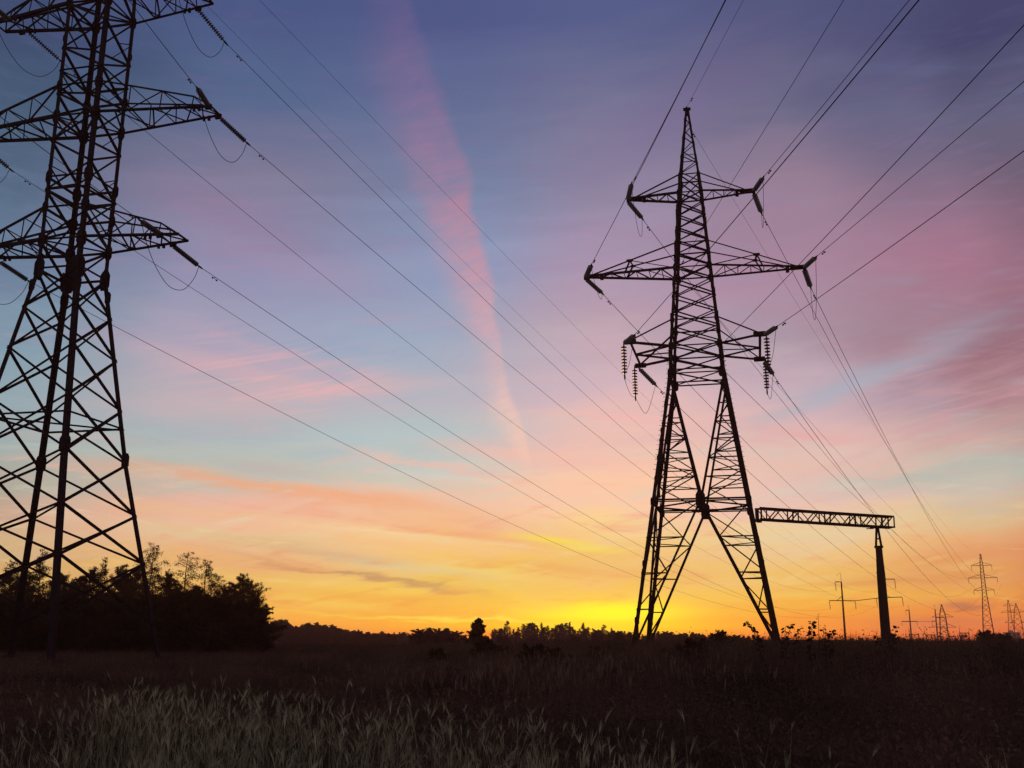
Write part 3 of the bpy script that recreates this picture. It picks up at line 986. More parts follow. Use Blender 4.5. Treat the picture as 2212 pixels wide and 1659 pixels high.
# ------------------------------------------------------------------ portal beam and post beside the right pylon
def portal():
    A = toR(3.62, 5.0, 10.25)
    B = at(1926, 1129, 77.0)
    L = (B - A).length
    d = (B - A).normalized()
    sd_ = d.cross(V(0, 0, 1)).normalized()
    up = sd_.cross(d)
    root = empty('lattice_beam', A)
    tag(root, 'long boxy lattice beam jutting from the right pylon onto a concrete post', 'lattice beam')
    P = lambda s, y, z: d*s + sd_*y*.36 + up*z*.40
    m = MB()
    for y in (-1, 1):
        for z in (-1, 1):
            m.bar(P(0, y, z), P(L, y, z), .13)
    m.build('chords', 'rusty_steel', root)
    l = MB()
    n = 15
    ts = list(np.linspace(.15, L - .15, n))
    for y in (-1, 1):
        zigzag(l, [P(t, y, 1) for t in ts], [P(t, y, -1) for t in ts], .07, first=0)
    for z in (-1, 1):
        zigzag(l, [P(t, 1, z) for t in ts], [P(t, -1, z) for t in ts], .055, first=0)
    l.build('lacing', 'rusty_steel', root)
    f = MB()
    for t in (.06, .5, L*.235, L*.275, L*.47, L*.51, L*.70, L*.74, L*.9, L*.95, L - .05):
        for y in (-1, 1):
            f.bar(P(t, y, -1), P(t, y, 1), .08)
        f.bar(P(t, -1, -1), P(t, 1, -1), .07)
        f.bar(P(t, -1, 1), P(t, 1, 1), .07)
    f.build('cross_frames', 'rusty_steel', root)
    e = MB()
    e.box(P(-.05, 0, -.2), .16, .5, .95)
    e.box(P(.12, 0, -1.25), .3, .3, .2)
    e.build('end_plate', 'rusty_steel', root)
    # post
    T = A + d*(L*.885)
    x, y = T.x, T.y
    zb = T.z - .42
    r = empty('concrete_post', (x, y, 0))
    tag(r, 'thick tapered concrete post with steel forked head carrying the lattice beam end', 'post')
    c = MB()
    zc = at(1895, 1182, y).z
    c.lathe((0, 0, -.1), (0, 0, 1), [(0, .36), (3.2, .34), (6.2, .30), (zc - .5, .245), (zc + .1, .235)], 16)
    c.build('shaft', 'concrete', r)
    h = MB()
    q = Matrix.Rotation(-.2, 3, 'Z')
    for s in (-1, 1):
        h.box((s*.13*1.0 - 0.0, 0, (zc + zb)/2 - .02), .10, .22, zb - zc + .02, Matrix.Rotation(-s*.105, 3, 'Y'))
    h.box((0, 0, zc + .62), .26, .16, .09)
    h.box((-.12, 0, zb - .03), .75, .3, .1)
    h.box((-.55, 0, zb - .10), .5, .1, .06)
    h.box((0, 0, zc + .02), .5, .5, .16)
    h.build('forked_head', 'rusty_steel', r)


portal()


# ------------------------------------------------------------------ far pylons
def far_pylon(u, Y, yaw, vtop, arms, prof, label, w, mat='rusty_steel', hangers=None):
    """arms: (v, v of the tie, half width m); prof: (v, half width m)"""
    p0 = at(u, 1385, Y)
    root = empty('lattice_pylon', (p0.x, Y, 0), yaw)
    tag(root, label, 'pylon', 'distant steel pylons')
    z = lambda v: at(u, v, Y).z
    zs = [0.0] + [z(v) for v, _ in prof]
    bs = [prof[0][1] + (prof[0][1] - prof[1][1])*z(prof[0][0])/(z(prof[1][0]) - z(prof[0][0]))] + [b for _, b in prof]
    zs.append(z(vtop))
    bs.append(.12)
    bw = lambda q: interp(q, zs, bs)
    c = lambda i, q: V(CORN[i][0]*bw(q), CORN[i][1]*bw(q), q)
    for i, (sx, sy) in enumerate(CORN):
        m = MB()
        for a, b in zip(zs, zs[1:]):
            m.bar(c(i, a), c(i, b), w)
        m.build('leg', mat, root)
    m = MB()
    q = 0.0
    lev = [0.0]
    while q < zs[-1] - .8:
        q += max(1.5, bw(q)*1.55)
        lev.append(min(q, zs[-1]))
    for i in range(4):
        zigzag(m, [c(i, t) for t in lev], [c((i + 1) % 4, t) for t in lev], w*.55, first=i % 2)
        for t in lev[1:3]:
            m.bar(c(i, t), c((i + 1) % 4, t), w*.5)
    m.build('lacing', mat, root)
    tips = []
    for v, vt, a in arms:
        za, zb = z(v), z(vt)
        for s in (-1, 1):
            m = MB()
            tip = V(s*a, 0, za)
            for y in (-1, 1):
                m.bar(V(s*bw(za), y*bw(za), za), tip, w*.7)
                m.bar(V(s*bw(zb), y*bw(zb), zb), tip + V(0, 0, .1), w*.5)
            k = tip*.5 + V(s*bw(za), 0, za)*.5
            m.bar(k + V(0, bw(za)*.5, 0), k - V(0, bw(za)*.5, 0), w*.4)
            m.build('cross_arm', mat, root)
            tips.append(Matrix.Translation((p0.x, Y, 0)) @ Matrix.Rotation(yaw, 4, 'Z') @ tip)
    m = MB()
    m.box((0, 0, zs[-1]), w*3.2, w*1.2, w*.8)
    m.build('peak_cap', mat, root)
    if hangers:
        names = ['upper left', 'upper right', 'middle left', 'middle right', 'lower left', 'lower right']
        for t, nm in zip(tips, names):
            insulator(t, t - V(0, 0, 2.0), .17, 9, 'dark_glass', 'insulator string under the %s arm of the %s' % (nm, hangers), 'insulator strings of the far pylons')
    return tips


far_pylon(2137, YF, -.47, 1197.6, [(1221.6, 1215, 4.1), (1248.5, 1241.5, 5.8), (1275, 1268, 4.15)],
          [(1360, 2.0), (1276, .80), (1248, .72), (1222, .58), (1215, .5)], 'slim suspension pylon on the right skyline with six hanging insulators', .26, hangers='slim suspension pylon')
far_pylon(2041, 760, -.30, 1306, [(1333, 1325, 7.2), (1355, 1347, 8.6)], [(1370, 2.6), (1334, 2.0), (1326, 1.7)],
          'small stout anchor pylon behind the substation gantries on the right skyline', .42)
far_pylon(2187, 760, -.47, 1296, [(1308.6, 1304, 3.6), (1323, 1318, 5.6), (1345, 1340, 3.6)], [(1366, 2.2), (1346, 1.4), (1323, 1.0), (1309, .8)],
          'tiny hazy pylon behind the grey building at the right frame edge', .30)
far_pylon(2203, 690, -.47, 1304, [(1322, 1316, 5.2), (1345, 1340, 4.4)], [(1370, 2.6), (1346, 2.3), (1324, 1.6), (1316, 1.1)],
          'hazy broad pylon rightmost on the skyline beside the slimmer one', .36)


def pole(u, vtop, vbase, Y, r, arms, label, link=None, key=''):
    """slim concrete pole; arms: (v, u tip, v tip, strut, hang) """
    p0 = at(u, 1385, Y)
    root = empty('concrete_pole', (p0.x, Y, 0))
    tag(root, label, 'utility pole', 'concrete poles on the right skyline')
    k = Y/F
    zt_ = at(u, vtop, Y).z
    m = MB()
    m.lathe((0, 0, 0), (0, 0, 1), [(0, r*1.35), (zt_*.5, r), (zt_*.88, r*.75)], 10)
    m.build('shaft', 'concrete', root)
    m = MB()
    m.tube([V(0, 0, zt_*.87), V(0, 0, zt_)], r*.22, 6)
    m.tube([V(0, 0, zt_), V(-.9, 0, zt_ + .1), V(-1.5, 0, zt_ - .8)], r*.14, 5)
    m.build('top_spike', 'rusty_steel', root)
    for n, (v, ut, vt, strut, hl, nm) in enumerate(arms):
        zc = at(u, v, Y).z
        tip = at(ut, vt, Y) - V(p0.x, Y, 0)
        tip.y = 0
        a = MB()
        a.bar(V(0, 0, zc), tip, .26*Y/350)
        if strut:
            a.bar(V(0, 0, zc + strut), V(tip.x*.45, 0, zc), .17*Y/350)
        a.build('cross_arm', 'rusty_steel', root)
        t = tip + V(p0.x, Y, 0)
        insulator(t, t + V(.25, .3, -hl), .2, 12, 'dark_glass', 'insulator string under the %s arm of the %s' % (nm, key), 'insulator strings of the concrete poles')
    if link:
        a = MB()
        q0, q1 = at(link[0], link[1], Y) - V(p0.x, Y, 0), at(link[2], link[3], Y) - V(p0.x, Y, 0)
        a.bar(q0, q1, .2)
        a.build('link_beam', 'rusty_steel', root)


X8 = lambda x, y: (1694.2 + x*.23411, 1057.2 + y*.23411)
pole(1826.5, 1239.7, 1373, 350, .30, [(1257.5, 1804, 1257.2, 0, 2.8, 'upper left'), (1298, 1791.5, 1297.6, 1.6, 2.7, 'lower left'), (1298, 1847, 1298, 0, 2.7, 'lower right')],
     'concrete line pole left of the thick post with stepped cross arms', (1847, 1298, 1895, 1292.5), 'concrete pole left of the thick post')
pole(1913, 1234, 1373, 352, .28, [(1251, 1932.5, 1251.5, .9, 3.0, 'upper right'), (1292, 1893, 1292.5, 0, 2.6, 'lower left'), (1291.5, 1949, 1290, 1.7, 2.8, 'lower right')],
     'concrete line pole partly hidden behind the thick post', None, 'concrete pole behind the thick post')
pole(1969.5, 1308, 1384, 680, .42, [(1318.5, 1956.3, 1318, 0, 2.8, 'upper left'), (1343, 1948, 1342.5, 0, 2.7, 'lower left'), (1343, 1981, 1342.5, 0, 2.7, 'lower right')],
     'distant concrete pole right of the thick post, near the substation gantries', (1981, 1342.5, 2013, 1343), 'distant pole left of the anchor pylon')
pole(2026.3, 1307, 1384, 690, .42, [(1334, 2040, 1334, 0, 2.6, 'upper right'), (1342, 2013, 1342, 0, 2.7, 'lower left'), (1355, 2042, 1355, 0, 2.7, 'lower right')],
     'distant concrete pole close in front of the stout anchor pylon', None, 'distant pole before the anchor pylon')


def gantry(u0, u1, vtop, Y, label, lumps=False):
    a, b = at(u0, 1385, Y), at(u1, 1385, Y)
    h = at((u0 + u1)/2, vtop, Y).z
    w = b.x - a.x
    root = empty('substation_gantry', (a.x, Y, 0))
    tag(root, label, 'gantry', 'substation gantries')
    for x in (0, w):
        m = MB()
        m.tube([V(x, 0, 0), V(x, 0, h)], .26, 6, .2)
        m.tube([V(x, 0, h), V(x, 0, h + .8)], .07, 5)
        m.build('post', 'concrete', root)
    m = MB()
    m.box((w/2, 0, h), w + .8, .5, .5)
    m.build('crossbeam', 'rusty_steel', root)
    if lumps:
        m = MB()
        for f_ in (.25, .62):
            m.lathe((w*f_, 0, h*.42), (0, 0, 1), [(0, .5), (.6, 1.0), (1.6, .9), (2.0, .4)], 8)
            m.tube([V(w*f_, 0, h*.5), V(w*f_, 0, h)], .06, 5)
        m.build('hanging_coils', 'rusty_steel', root)


gantry(1966, 1985.5, 1371, 640, 'low gantry at the foot of the distant concrete pole right of the thick post')
gantry(2002, 2020.5, 1371.5, 640, 'low gantry just left of the pole before the anchor pylon')
gantry(2052, 2065, 1375, 660, 'small low gantry just right of the stout anchor pylon')
gantry(2075.5, 2094.5, 1367.5, 620, 'gantry with two dark hanging coils left of the round bush', True)
gantry(2111, 2128, 1369, 700, 'gantry half hidden by the round bush below the suspension pylon')


def mast(u, vtop, Y, label):
    a = at(u, 1385, Y)
    h = at(u, vtop, Y).z
    root = empty('lightning_mast', (a.x, Y, 0))
    tag(root, label, 'mast', 'lightning masts of the substation')
    m = MB()
    m.tube([V(0, 0, 0), V(0, 0, h*.6)], .28, 6, .2)
    m.build('shaft', 'concrete', root)
    m = MB()
    m.tube([V(0, 0, h*.6), V(0, 0, h)], .13, 5, .05)
    m.build('spike', 'rusty_steel', root)


mast(1965.5, 1355, 620, 'thin mast left of the distant concrete pole by the low gantry')
mast(2075, 1350, 625, 'thin mast rising at the left post of the coil gantry')
mast(2130.5, 1352, 640, 'thin mast close left of the suspension pylon legs')


def building():
    Y = 700
    a, b = at(2178, 1385, Y), at(2204, 1385, Y)
    h = at(2190, 1367, Y).z
    w = b.x - a.x
    root = empty('building', (a.x, Y, 0), -.2)
    tag(root, 'small flat-roofed grey building in haze at the right frame edge', 'building')
    m = MB()
    m.box((w/2, 5, h/2), w, 10, h)
    m.build('wall', 'wall', root)
    m = MB()
    m.box((w/2, 5, h + .15), w + .5, 10.5, .35)
    m.box((w*.42, 5, h + .9), w*.3, 4, 1.3)
    m.build('roof', 'wall', root)
    for k in range(3):
        for z in (1.9, 5.0):
            f = MB()
            f.box((w*(.2 + .3*k), -.03, z), 1.3, .1, 1.5)
            f.build('window', 'window_dark', root)


building()


# ------------------------------------------------------------------ vegetation
def mesh_np(name, verts, faces_n, m, parent=None):
    """verts (N*k,3) of N separate k-gons"""
    me = bpy.data.meshes.new(name)
    n, k = faces_n
    me.vertices.add(len(verts))
    me.vertices.foreach_set('co', np.asarray(verts, np.float32).ravel())
    me.loops.add(n*k)
    me.loops.foreach_set('vertex_index', np.arange(n*k, dtype=np.int32))
    me.polygons.add(n)
    me.polygons.foreach_set('loop_start', np.arange(0, n*k, k, dtype=np.int32))
    me.update(calc_edges=True)
    me.materials.append(MAT[m])
    o = bpy.data.objects.new(name, me)
    sc.collection.objects.link(o)
    if parent is not None:
        o.parent = parent
    return o


def leaves(P, lo, hi, rng, aspect=.45, droop=.0):
    """a small pointed leaf face at every point"""
    n = len(P)
    a = rng.normal(size=(n, 3))
    a[:, 2] -= droop
    a /= np.linalg.norm(a, axis=1)[:, None] + 1e-9
    b = np.cross(a, rng.normal(size=(n, 3)))
    b /= np.linalg.norm(b, axis=1)[:, None] + 1e-9
    s = rng.uniform(lo, hi, n)[:, None]
    return np.stack([P - a*s, P + b*s*aspect, P + a*s, P - b*s*aspect], 1).reshape(-1, 3)


def tree_parts(seed, H, kind, dens=1.0, leafsize=(.035, .075)):
    """trunk with limbs (MB) and leaf points of one tree of height H"""
    rng = np.random.default_rng(seed)
    m = MB()
    lean = rng.normal(0, .02, 2)
    tp = [V(lean[0]*z + .06*math.sin(z*1.1 + seed), lean[1]*z + .06*math.cos(z*.9), z) for z in np.linspace(0, H*.97, 9)]
    m.tube(tp, H*.013, 7, .012)
    pts = []
    nl = {'birch': 64, 'spire': 80, 'dense': 84, 'bush': 60, 'bare': 30, 'column': 90}[kind]
    for i in range(nl):
        lo = {'birch': .16, 'spire': .06, 'dense': .04, 'bush': .02, 'bare': .18, 'column': .03}[kind]
        f = lo + (.985 - lo)*((i + rng.uniform(0, 1))/nl)
        if kind == 'spire':
            L = H*(.21*(1 - f)**.75 + .02)
        elif kind == 'birch':
            L = H*(.25*(1 - f)**.48*min(1, .35 + f*2.2) + .012)
        elif kind == 'column':
            L = H*(.25*min(1, (1 - f)*3.2)**.7*min(1, .7 + f) + .012)
        elif kind == 'bush':
            L = H*(.46*math.sqrt(max(0, 1 - f*f)) + .06)
        elif kind == 'bare':
            L = H*(.17*(1 - f)**.5 + .05)
        else:
            L = H*(.29*(1 - f)**.55*min(1, .5 + f*2) + .015)
        L *= rng.uniform(.55, 1.25)
        a = rng.uniform(0, 2*math.pi)
        rise = {'birch': rng.uniform(.3, 1.0), 'spire': rng.uniform(.2, .9), 'dense': rng.uniform(.2, 1.0), 'bush': rng.uniform(.2, 1.3), 'bare': rng.uniform(.9, 2.2), 'column': rng.uniform(.2, 1.0)}[kind]
        z = f*H*.97
        base = Vector((np.interp(z, [p.z for p in tp], [p.x for p in tp]), np.interp(z, [p.z for p in tp], [p.y for p in tp]), z))
        d = V(math.cos(a), math.sin(a), rise).normalized()
        droop = L*rng.uniform(.1, .45) if kind in ('birch',) else L*rng.uniform(-.05, .2)
        br = [base + d*(L*t) + V(0, 0, -droop*t*t) for t in (0, .35, .7, 1.0)]
        r0 = max(.010, H*.0035*(1 - f*.7))
        m.tube(br, r0, 4, .005)
        nt = {'birch': 7, 'spire': 6, 'dense': 7, 'bush': 6, 'bare': 4, 'column': 7}[kind]
        for k in range(nt):
            t = rng.uniform(.15, 1.0)
            s = base + d*(L*t) + V(0, 0, -droop*t*t)
            a2 = a + rng.normal(0, .8)
            d2 = V(math.cos(a2), math.sin(a2), rng.uniform(-.2, 1.0)).normalized()
            L2 = L*rng.uniform(.18, .42) + .10*(1.2 - f)
            e = s + d2*L2 + V(0, 0, -L2*.4 if kind == 'birch' else 0)
            m.tube([s, e], .007, 3, .004)
            cnt = max(1, int({'birch': 20, 'spire': 24, 'dense': 32, 'bush': 30, 'bare': 7, 'column': 30}[kind]*dens*rng.uniform(.4, 1.5)*1.25*min(1.6, L/(.15*H))**.9))
            tt = rng.uniform(0, 1.1, cnt)[:, None]
            q = np.array(s)[None]*(1 - tt) + np.array(e)[None]*tt + rng.normal(0, (.115 if kind == 'bare' else .052)*H**.5*(.45 + .55*(1 - f)), (cnt, 3))
            if kind == 'birch':
                q[:, 2] -= np.abs(rng.normal(0, .12, cnt))
            pts.append(q)
    P = np.concatenate(pts)
    P[:, 2] = np.maximum(P[:, 2], .05)
    return m, leaves(P, *leafsize, rng, droop=.6 if kind == 'birch' else 0), len(P)


def new_tree(name, seed, H, kind, bark, leaf, **kw):
    root = empty(name, (0, 0, 0))
    m, lv, n = tree_parts(seed, H, kind, **kw)
    m.build('trunk', bark, root)
    mesh_np('crown', lv, (n, 4), leaf, root)
    return root


def copy_thing(root):
    r = root.copy()
    sc.collection.objects.link(r)
    for ch in list(root.children):
        c = ch.copy()
        sc.collection.objects.link(c)
        c.parent = r
    return r


PROTO, USED = {}, set()


def plant_tree(key, u, vtop, Y, label, cat, group, wide=1.0, rot=None, jitter=None):
    proto, H = PROTO[key]
    t = proto if key not in USED else copy_thing(proto)
    USED.add(key)
    p = at(u, vtop, Y)
    s = p.z/H
    t.location = (p.x, Y, 0)
    t.scale = (s*wide, s*wide, s)
    t.rotation_euler = (0, 0, rot if rot is not None else rnd.uniform(0, 6.28))
    for k in ('label', 'category', 'group'):
        if k in t:
            del t[k]
    return tag(t, label, cat, group)


rnd = random.Random(11)
PROTO['birch1'] = (new_tree('birch_tree', 21, 9.5, 'birch', 'birch_bark', 'leaf_autumn', dens=1.0), 9.5)
PROTO['birch2'] = (new_tree('birch_tree', 22, 9.0, 'birch', 'birch_bark', 'leaf_autumn', dens=.55), 9.0)
PROTO['birch3'] = (new_tree('birch_tree', 23, 8.5, 'birch', 'birch_bark', 'leaf_autumn', dens=.75), 8.5)
PROTO['spire1'] = (new_tree('slender_tree', 31, 8.5, 'spire', 'bark', 'leaf'), 8.5)
PROTO['spire2'] = (new_tree('slender_tree', 32, 8.5, 'spire', 'bark', 'leaf', dens=.8), 8.5)
PROTO['dense1'] = (new_tree('leafy_tree', 41, 7.0, 'dense', 'bark', 'leaf'), 7.0)
PROTO['dense2'] = (new_tree('leafy_tree', 42, 7.0, 'dense', 'bark', 'leaf'), 7.0)
PROTO['dense3'] = (new_tree('leafy_tree', 43, 7.0, 'dense', 'bark', 'leaf_autumn', dens=1.1), 7.0)
PROTO['column'] = (new_tree('leafy_tree', 44, 8.0, 'column', 'bark', 'leaf_autumn'), 8.0)
PROTO['bush1'] = (new_tree('shrub', 51, 4.5, 'bush', 'bark', 'leaf', dens=1.3, leafsize=(.05, .10)), 4.5)
PROTO['bush2'] = (new_tree('shrub', 52, 4.5, 'bush', 'bark', 'leaf', dens=1.3, leafsize=(.05, .10)), 4.5)
G = 'trees of the dark grove on the left'
for a in (
    ('spire1', 28, 1204, 79, 'small pointed tree at the left frame edge, left of the black pylon legs', 1.0),
    ('spire2', 97, 1180, 84, 'tall narrow tree showing between the two middle legs of the left pylon', .9),
    ('dense1', 62, 1228, 88, 'dark tree behind the leftmost visible leg of the left pylon', 1.0),
    ('dense2', 132, 1232, 92, 'dark tree directly behind the third leg of the left pylon', .9),
    ('dense1', 163, 1244, 86, 'low dark tree just right of the third leg of the left pylon', .9),
    ('dense2', 205, 1222, 88, 'round dark tree left of the thin spired one inside the grove', 1.0),
    ('spire2', 231, 1197, 86, 'thin spired tree in the middle of the dark grove', .8),
    ('dense3', 268, 1218, 84, 'brownish tree just left of the tallest birch of the grove', 1.0),
    ('dense1', 298, 1222, 93, 'dark tree at the left shoulder of the tallest birch', .9),
    ('birch1', 327, 1164, 84, 'tallest birch of the grove, right beside the pylon leg foot', .95),
    ('dense2', 362, 1232, 80, 'dark tree filling the gap right of the tallest birch', 1.0),
    ('birch2', 402, 1184, 87, 'airy thin-leaved birch with sky showing through, left of its twin', 1.15),
    ('birch3', 447, 1201, 85, 'airy birch right of its taller twin in the grove', 1.1),
    ('dense1', 428, 1262, 79, 'dark low tree beneath the two airy birches', 1.1),
    ('dense3', 480, 1262, 82, 'brownish tree between the airy birches and the last dense tree', 1.0),
    ('column', 520, 1236, 78, 'last tall dense tree near the right end of the grove', 1.0),
    ('dense3', 500, 1256, 81, 'brownish tree at the left shoulder of the last tall dense tree', 1.1),
    ('column', 535, 1250, 79, 'dense tree at the right shoulder of the last tall one', .95),
    ('column', 550, 1274, 76, 'slanting leafy tree forming the right edge of the grove', .8),
    ('bush1', 556, 1318, 74, 'bushy shrub at the right foot of the grove', 1.0),
):
    plant_tree(a[0], a[1], a[2], a[3], a[4], 'tree' if a[0][:4] != 'bush' else 'shrub', G, a[5])
for k in range(16):
    u = -60 + k*39 + rnd.uniform(-8, 8)
    plant_tree('bush%d' % (1 + k % 2), u, rnd.uniform(1282, 1312), rnd.uniform(71, 76) - max(0, (u - 480)*.01),
               'dark undergrowth shrub along the front of the left grove', 'shrub', 'undergrowth shrubs of the left grove', 1.15)
for k in range(15):
    u = -70 + k*41 + rnd.uniform(-8, 8)
    plant_tree(('dense1', 'birch2', 'dense2', 'spire2', 'birch3', 'dense3')[k % 6], u, (rnd.uniform(1196, 1222) if k % 6 in (1, 3, 4) else rnd.uniform(1222, 1246)) + max(0, (u - 330)*.26), rnd.uniform(93, 100),
               'dark tree in the back row of the left grove', 'tree', 'back row trees of the left grove', 1.2)
for k in range(5):
    plant_tree('dense%d' % (1 + k % 3), -130 - k*75, rnd.uniform(1215, 1245), rnd.uniform(80, 95),
               'dark tree of the grove beyond the left frame edge', 'tree', 'grove trees beyond the left frame edge', 1.2)

# middle distance
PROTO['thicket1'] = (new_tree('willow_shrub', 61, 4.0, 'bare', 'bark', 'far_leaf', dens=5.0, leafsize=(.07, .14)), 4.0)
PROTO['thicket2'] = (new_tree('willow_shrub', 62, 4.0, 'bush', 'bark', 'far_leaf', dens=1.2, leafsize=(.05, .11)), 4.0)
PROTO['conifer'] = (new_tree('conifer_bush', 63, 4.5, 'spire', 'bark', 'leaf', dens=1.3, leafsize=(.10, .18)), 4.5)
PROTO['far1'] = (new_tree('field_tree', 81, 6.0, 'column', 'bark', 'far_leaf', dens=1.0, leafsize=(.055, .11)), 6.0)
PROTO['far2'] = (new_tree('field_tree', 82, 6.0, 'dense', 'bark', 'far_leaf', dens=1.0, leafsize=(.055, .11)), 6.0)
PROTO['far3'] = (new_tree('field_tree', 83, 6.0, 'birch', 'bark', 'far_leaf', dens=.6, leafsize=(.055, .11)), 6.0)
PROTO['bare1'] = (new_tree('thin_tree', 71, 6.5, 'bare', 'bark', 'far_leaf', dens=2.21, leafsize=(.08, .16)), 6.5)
PROTO['bare2'] = (new_tree('thin_tree', 72, 6.5, 'bare', 'bark', 'far_leaf', dens=1.56, leafsize=(.08, .16)), 6.5)
PROTO['bare3'] = (new_tree('thin_tree', 73, 6.5, 'bare', 'bark', 'far_leaf', dens=3.00, leafsize=(.08, .15)), 6.5)
for k, (u, v, w) in enumerate(((886, 1372, 1.4), (905, 1362, 1.5), (925, 1358, 1.4), (948, 1361, 1.5), (968, 1359, 1.4), (985, 1366, 1.5), (1003, 1374, 1.5))):
    plant_tree('thicket%d' % (1 + k % 2), u, v, 132 + rnd.uniform(-6, 6), 'spiky willow shrub in the thicket left of the lone dark conifer bush', 'shrub', 'willow thicket on the field edge', w)
plant_tree('conifer', 1031, 1334, 112, 'lone dark conifer bush on the skyline left of the thin tree row', 'shrub', None, 1.5)
for k in range(46):
    u = 1062 + k*6.0 + rnd.uniform(-3, 3)
    v = 1350 + 3*math.sin(k*.9) + rnd.uniform(-6, 13) + max(0, (u - 1270)*.12)
    plant_tree(('bare1', 'bare2', 'far3', 'bare3', 'far1')[k % 5], u, v, 255 + rnd.uniform(-15, 15), 'thin small tree in the row before the brightest part of the sunset', 'tree', 'row of thin trees at the sunset', rnd.uniform(.8, 1.5))
for u, v, Y, lab, w in ((1290, 1363, 170, 'round bush right of the thin tree row', 1.1), (1336, 1366, 150, 'wide bush left of the forked pylon', 1.1),
                        (1440, 1366, 175, 'low bush between the forked legs of the right pylon, leftmost', 1.4), (1475, 1370, 185, 'low bush between the forked legs, in the middle', 1.5),
                        (1515, 1372, 190, 'low bush between the forked legs, towards the right foot', 1.5), (1590, 1374, 120, 'low dark bush left of the right pylon foot', 1.6),
                        (1240, 1372, 160, 'low wide bush before the right end of the thin tree row', 1.6), (1150, 1374, 165, 'low wide bush before the middle of the thin tree row', 1.6),
                        (1085, 1374, 150, 'low wide bush right beside the lone conifer bush', 1.6)):
    plant_tree('thicket2', u, v, Y, lab, 'shrub', 'bushes along the field edge', w)
for k in range(64):
    u = 560 + k*5.2 + rnd.uniform(-3, 3)
    v = np.interp(u, [560, 600, 622, 640, 655, 690, 735, 760, 820, 880], [1350, 1346, 1343, 1354, 1349, 1351, 1358, 1364, 1369, 1371]) + rnd.uniform(-8, 7)
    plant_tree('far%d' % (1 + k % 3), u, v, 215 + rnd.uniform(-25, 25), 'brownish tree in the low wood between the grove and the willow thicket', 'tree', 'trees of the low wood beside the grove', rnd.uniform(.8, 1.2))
for k in range(56):
    u = 1300 + k*6.2 + rnd.uniform(-4, 4)
    v = 1369 + 4*math.sin(k*.55) + rnd.uniform(-6, 5) + max(0, (u - 1500)*.05)
    plant_tree('far%d' % (1 + k % 3), u, v, 200 + rnd.uniform(-25, 25), 'low tree of the hedge along the horizon behind the forked pylon', 'tree', 'hedge trees behind the forked pylon', rnd.uniform(.9, 1.4))
PROTO['round'] = (new_tree('round_bush', 64, 3.0, 'bush', 'bark', 'leaf', dens=2.6, leafsize=(.028, .06)), 3.0)
plant_tree('round', 2132, 1366, 92, 'big round dark bush below the suspension pylon at the right', 'shrub', 'bushes on the right skyline', 1.15)
plant_tree('round', 2165, 1372, 96, 'dark bush right of the big round one, before the grey building', 'shrub', 'bushes on the right skyline', 1.1)
plant_tree('round', 2214, 1383, 90, 'dark bush at the right frame edge below the building', 'shrub', 'bushes on the right skyline', 1.2)
plant_tree('round', 1552, 1368, 60, 'leafy bush close left of the right foot of the forked pylon', 'shrub', None, .9)
plant_tree('round', 1925, 1374, 66, 'dark bush at the base of the thick concrete post', 'shrub', None, 1.2)


def far_wood():
    rng = np.random.default_rng(5)
    prof_u = [-900, 300, 560, 580, 600, 618, 636, 655, 680, 705, 730, 760, 800, 860, 900, 1100, 1300, 1500, 1700, 1900, 2100, 2300, 3200]
    prof_v = [1340, 1345, 1348, 1350, 1347, 1344, 1357, 1350, 1352, 1354, 1360, 1364, 1369, 1373, 1374, 1373, 1374, 1376, 1379, 1380, 1379, 1377, 1370]
    P = []
    for k in range(640):
        u = rng.uniform(-900, 3200) if k > 300 else rng.uniform(540, 900)
        Y = rng.uniform(290, 340) if u < 900 else rng.uniform(420, 520)
        v = np.interp(u, prof_u, prof_v) + rng.exponential(5.0) - 2
        p = at(u, v, Y)
        H = max(1.5, p.z)
        n = 190
        w = H*rng.uniform(.16, .36)
        q = rng.normal(0, 1, (n, 3))*[w*.5, w*.5, 0]
        f = rng.uniform(.02, 1, n)
        q[:, 0] *= np.sqrt(1 - f*.92)*1.2
        q[:, 1] *= np.sqrt(1 - f*.92)*1.2
        q[:, 2] = f*H
        P.append(q + [p.x, Y, 0])
    P = np.concatenate(P)
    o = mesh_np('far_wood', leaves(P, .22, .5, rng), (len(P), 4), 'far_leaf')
    tag(o, 'low reddish brown wood along the whole far edge of the field', 'wood', kind='stuff')


far_wood()


for k in range(34):
    u = 60 + k*64 + rnd.uniform(-28, 28)
    if u < 900:
        continue
    Y = rnd.uniform(26, 62)
    h = rnd.uniform(.75, 1.05) if u < 860 else rnd.uniform(1.1, 1.62)
    plant_tree('round', u, 1385 + F*(EYE - h)/Y, Y, 'low dark shrub standing among the weeds of the field', 'shrub', 'low shrubs scattered over the field', rnd.uniform(.9, 1.3))


